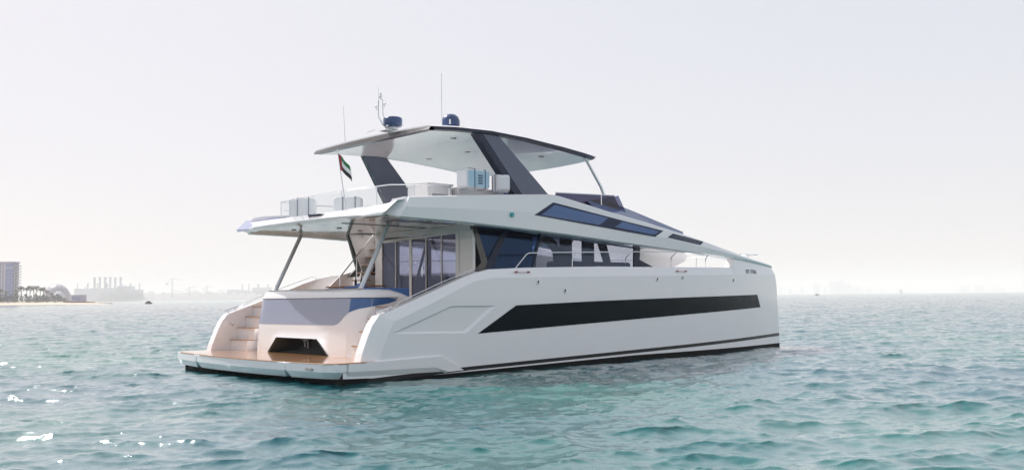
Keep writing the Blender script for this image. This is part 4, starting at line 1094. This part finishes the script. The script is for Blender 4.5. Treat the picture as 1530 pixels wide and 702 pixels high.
def crane(px, py, d, label):
    e = empty('tower_crane', (gx(px, d), d, 2), 0, label, 'crane', 'far cranes along the coast'); h = gz(px, py, d) - 2
    m = MB(); m.box(-2.2, 2.2, -2.2, 2.2, -3, h); m.build('crane_mast', CONC, e)
    m = MB(); m.tube([(-h * .25, 0, h * .8), (0, 0, h), (h * .5, 0, h * .92)], 1.6, 5); m.box(-h * .28, -h * .18, -1, 1, h * .72, h * .8); m.build('crane_jib', CONC, e)
crane(258, 416, 4900, 'faint tall crane on the far coast right of the power station')
crane(284, 428, 4900, 'faint short crane midway along the far coast between the two power plants')
crane(310, 427, 4950, 'faint crane on the far coast nearest the four-chimney plant')
# faint skyline right of the bow
sk = [(1158, 6, 430), (1166, 4, 428), (1180, 5, 431), (1198, 5, 429), (1220, 9, 426), (1232, 5, 430), (1243, 10, 421), (1256, 12, 419), (1267, 8, 424), (1280, 16, 429), (1298, 8, 431), (1318, 6, 432), (1440, 14, 428), (1462, 14, 427), (1490, 20, 430)]
for px, pw, py in sk:
    d = 10500; x = gx(px, d); wv = pw / 2 * d / F_; h = gz(px, py, d) - 3
    e = empty('far_tower', (x, d, 3), 0, 'very faint hazy high-rise in the skyline on the horizon right of the bow', 'building', 'hazy skyline blocks')
    m = MB(); m.box(-wv, wv, 0, 40, -5, h); m.box(-wv * .5, wv * .5, 5, 35, h, h + 5); m.build('tower_block', CONC, e)

# small craft
def craft(px, py, d, label, sail):
    e = empty('sailing_boat' if sail else 'motor_boat', (gx(px, d), d, 0), R(-25), label, 'boat')
    m = MB(); L = 3.4 if not sail else 6
    rows = []
    for i in range(9):
        t = i / 8; x = lerp(-L, L, t); wv = (1.1 if not sail else 1.6) * (1 - max(0, (t - .45) / .55) ** 2) ; rows.append([(x, -wv, .9 + .4 * t), (x, -wv * .7, -.3), (x, wv * .7, -.3), (x, wv, .9 + .4 * t), (x, 0, .8 + .4 * t)])
    m.grid(rows, True, True); m.add(rows[0], [[0, 1, 2, 3, 4]]); m.build('hull', M['white'] if sail else M['clothblack'], e)
    if sail:
        m = MB(); m.tube([(0, 0, .8), (0, 0, 16)], .12, 6); m.build('mast', M['steel'], e)
        m = MB(); m.add([(.2, 0, 1.8), (.2, 0, 15.5), (-4.8, .5, 2.0)], [[0, 1, 2]]); m.add([(.4, 0, 14), (5.4, 0, 1.4), (.6, -.6, 1.8)], [[0, 1, 2]]); m.build('sail', M['clothwhite'], e)
    else:
        m = MB(); m.box(-1.6, .9, -.75, .75, .9, 2.3); m.build('cabin', M['clothblack'], e, .15); m = MB(); m.box(-2.9, -2.2, -.5, .5, 1.0, 1.9); m.build('console', M['interior'], e, .1)
craft(224, 451, 760, 'small dark motor boat on the water off the rock spit', False)
craft(1345, 435, 3000, 'small white sailing boat on the right-hand horizon', True)
craft(1220, 438, 1500, 'tiny dark motor boat on the horizon just right of the bow', False)

# ================================================================== haze
hz = MB(); hz.box(-SEA_R * 1.02, SEA_R * 1.02, -SEA_R * 1.02, SEA_R * 1.02, -3.0, 150.0)
ho_ = hz.build('haze', pr('tmp', (1, 1, 1)))
mt = bpy.data.materials.new('haze_air'); mt.use_nodes = True; t = mt.node_tree; t.nodes.clear()
o_ = t.nodes.new('ShaderNodeOutputMaterial'); pv = t.nodes.new('ShaderNodeVolumePrincipled')
pv.inputs['Color'].default_value = (.955, .91, .885, 1); pv.inputs['Density'].default_value = 2.0e-4; pv.inputs['Anisotropy'].default_value = 0.0
t.links.new(pv.outputs[0], o_.inputs['Volume']); ho_.data.materials.clear(); ho_.data.materials.append(mt)
tag(ho_, kind='stuff')
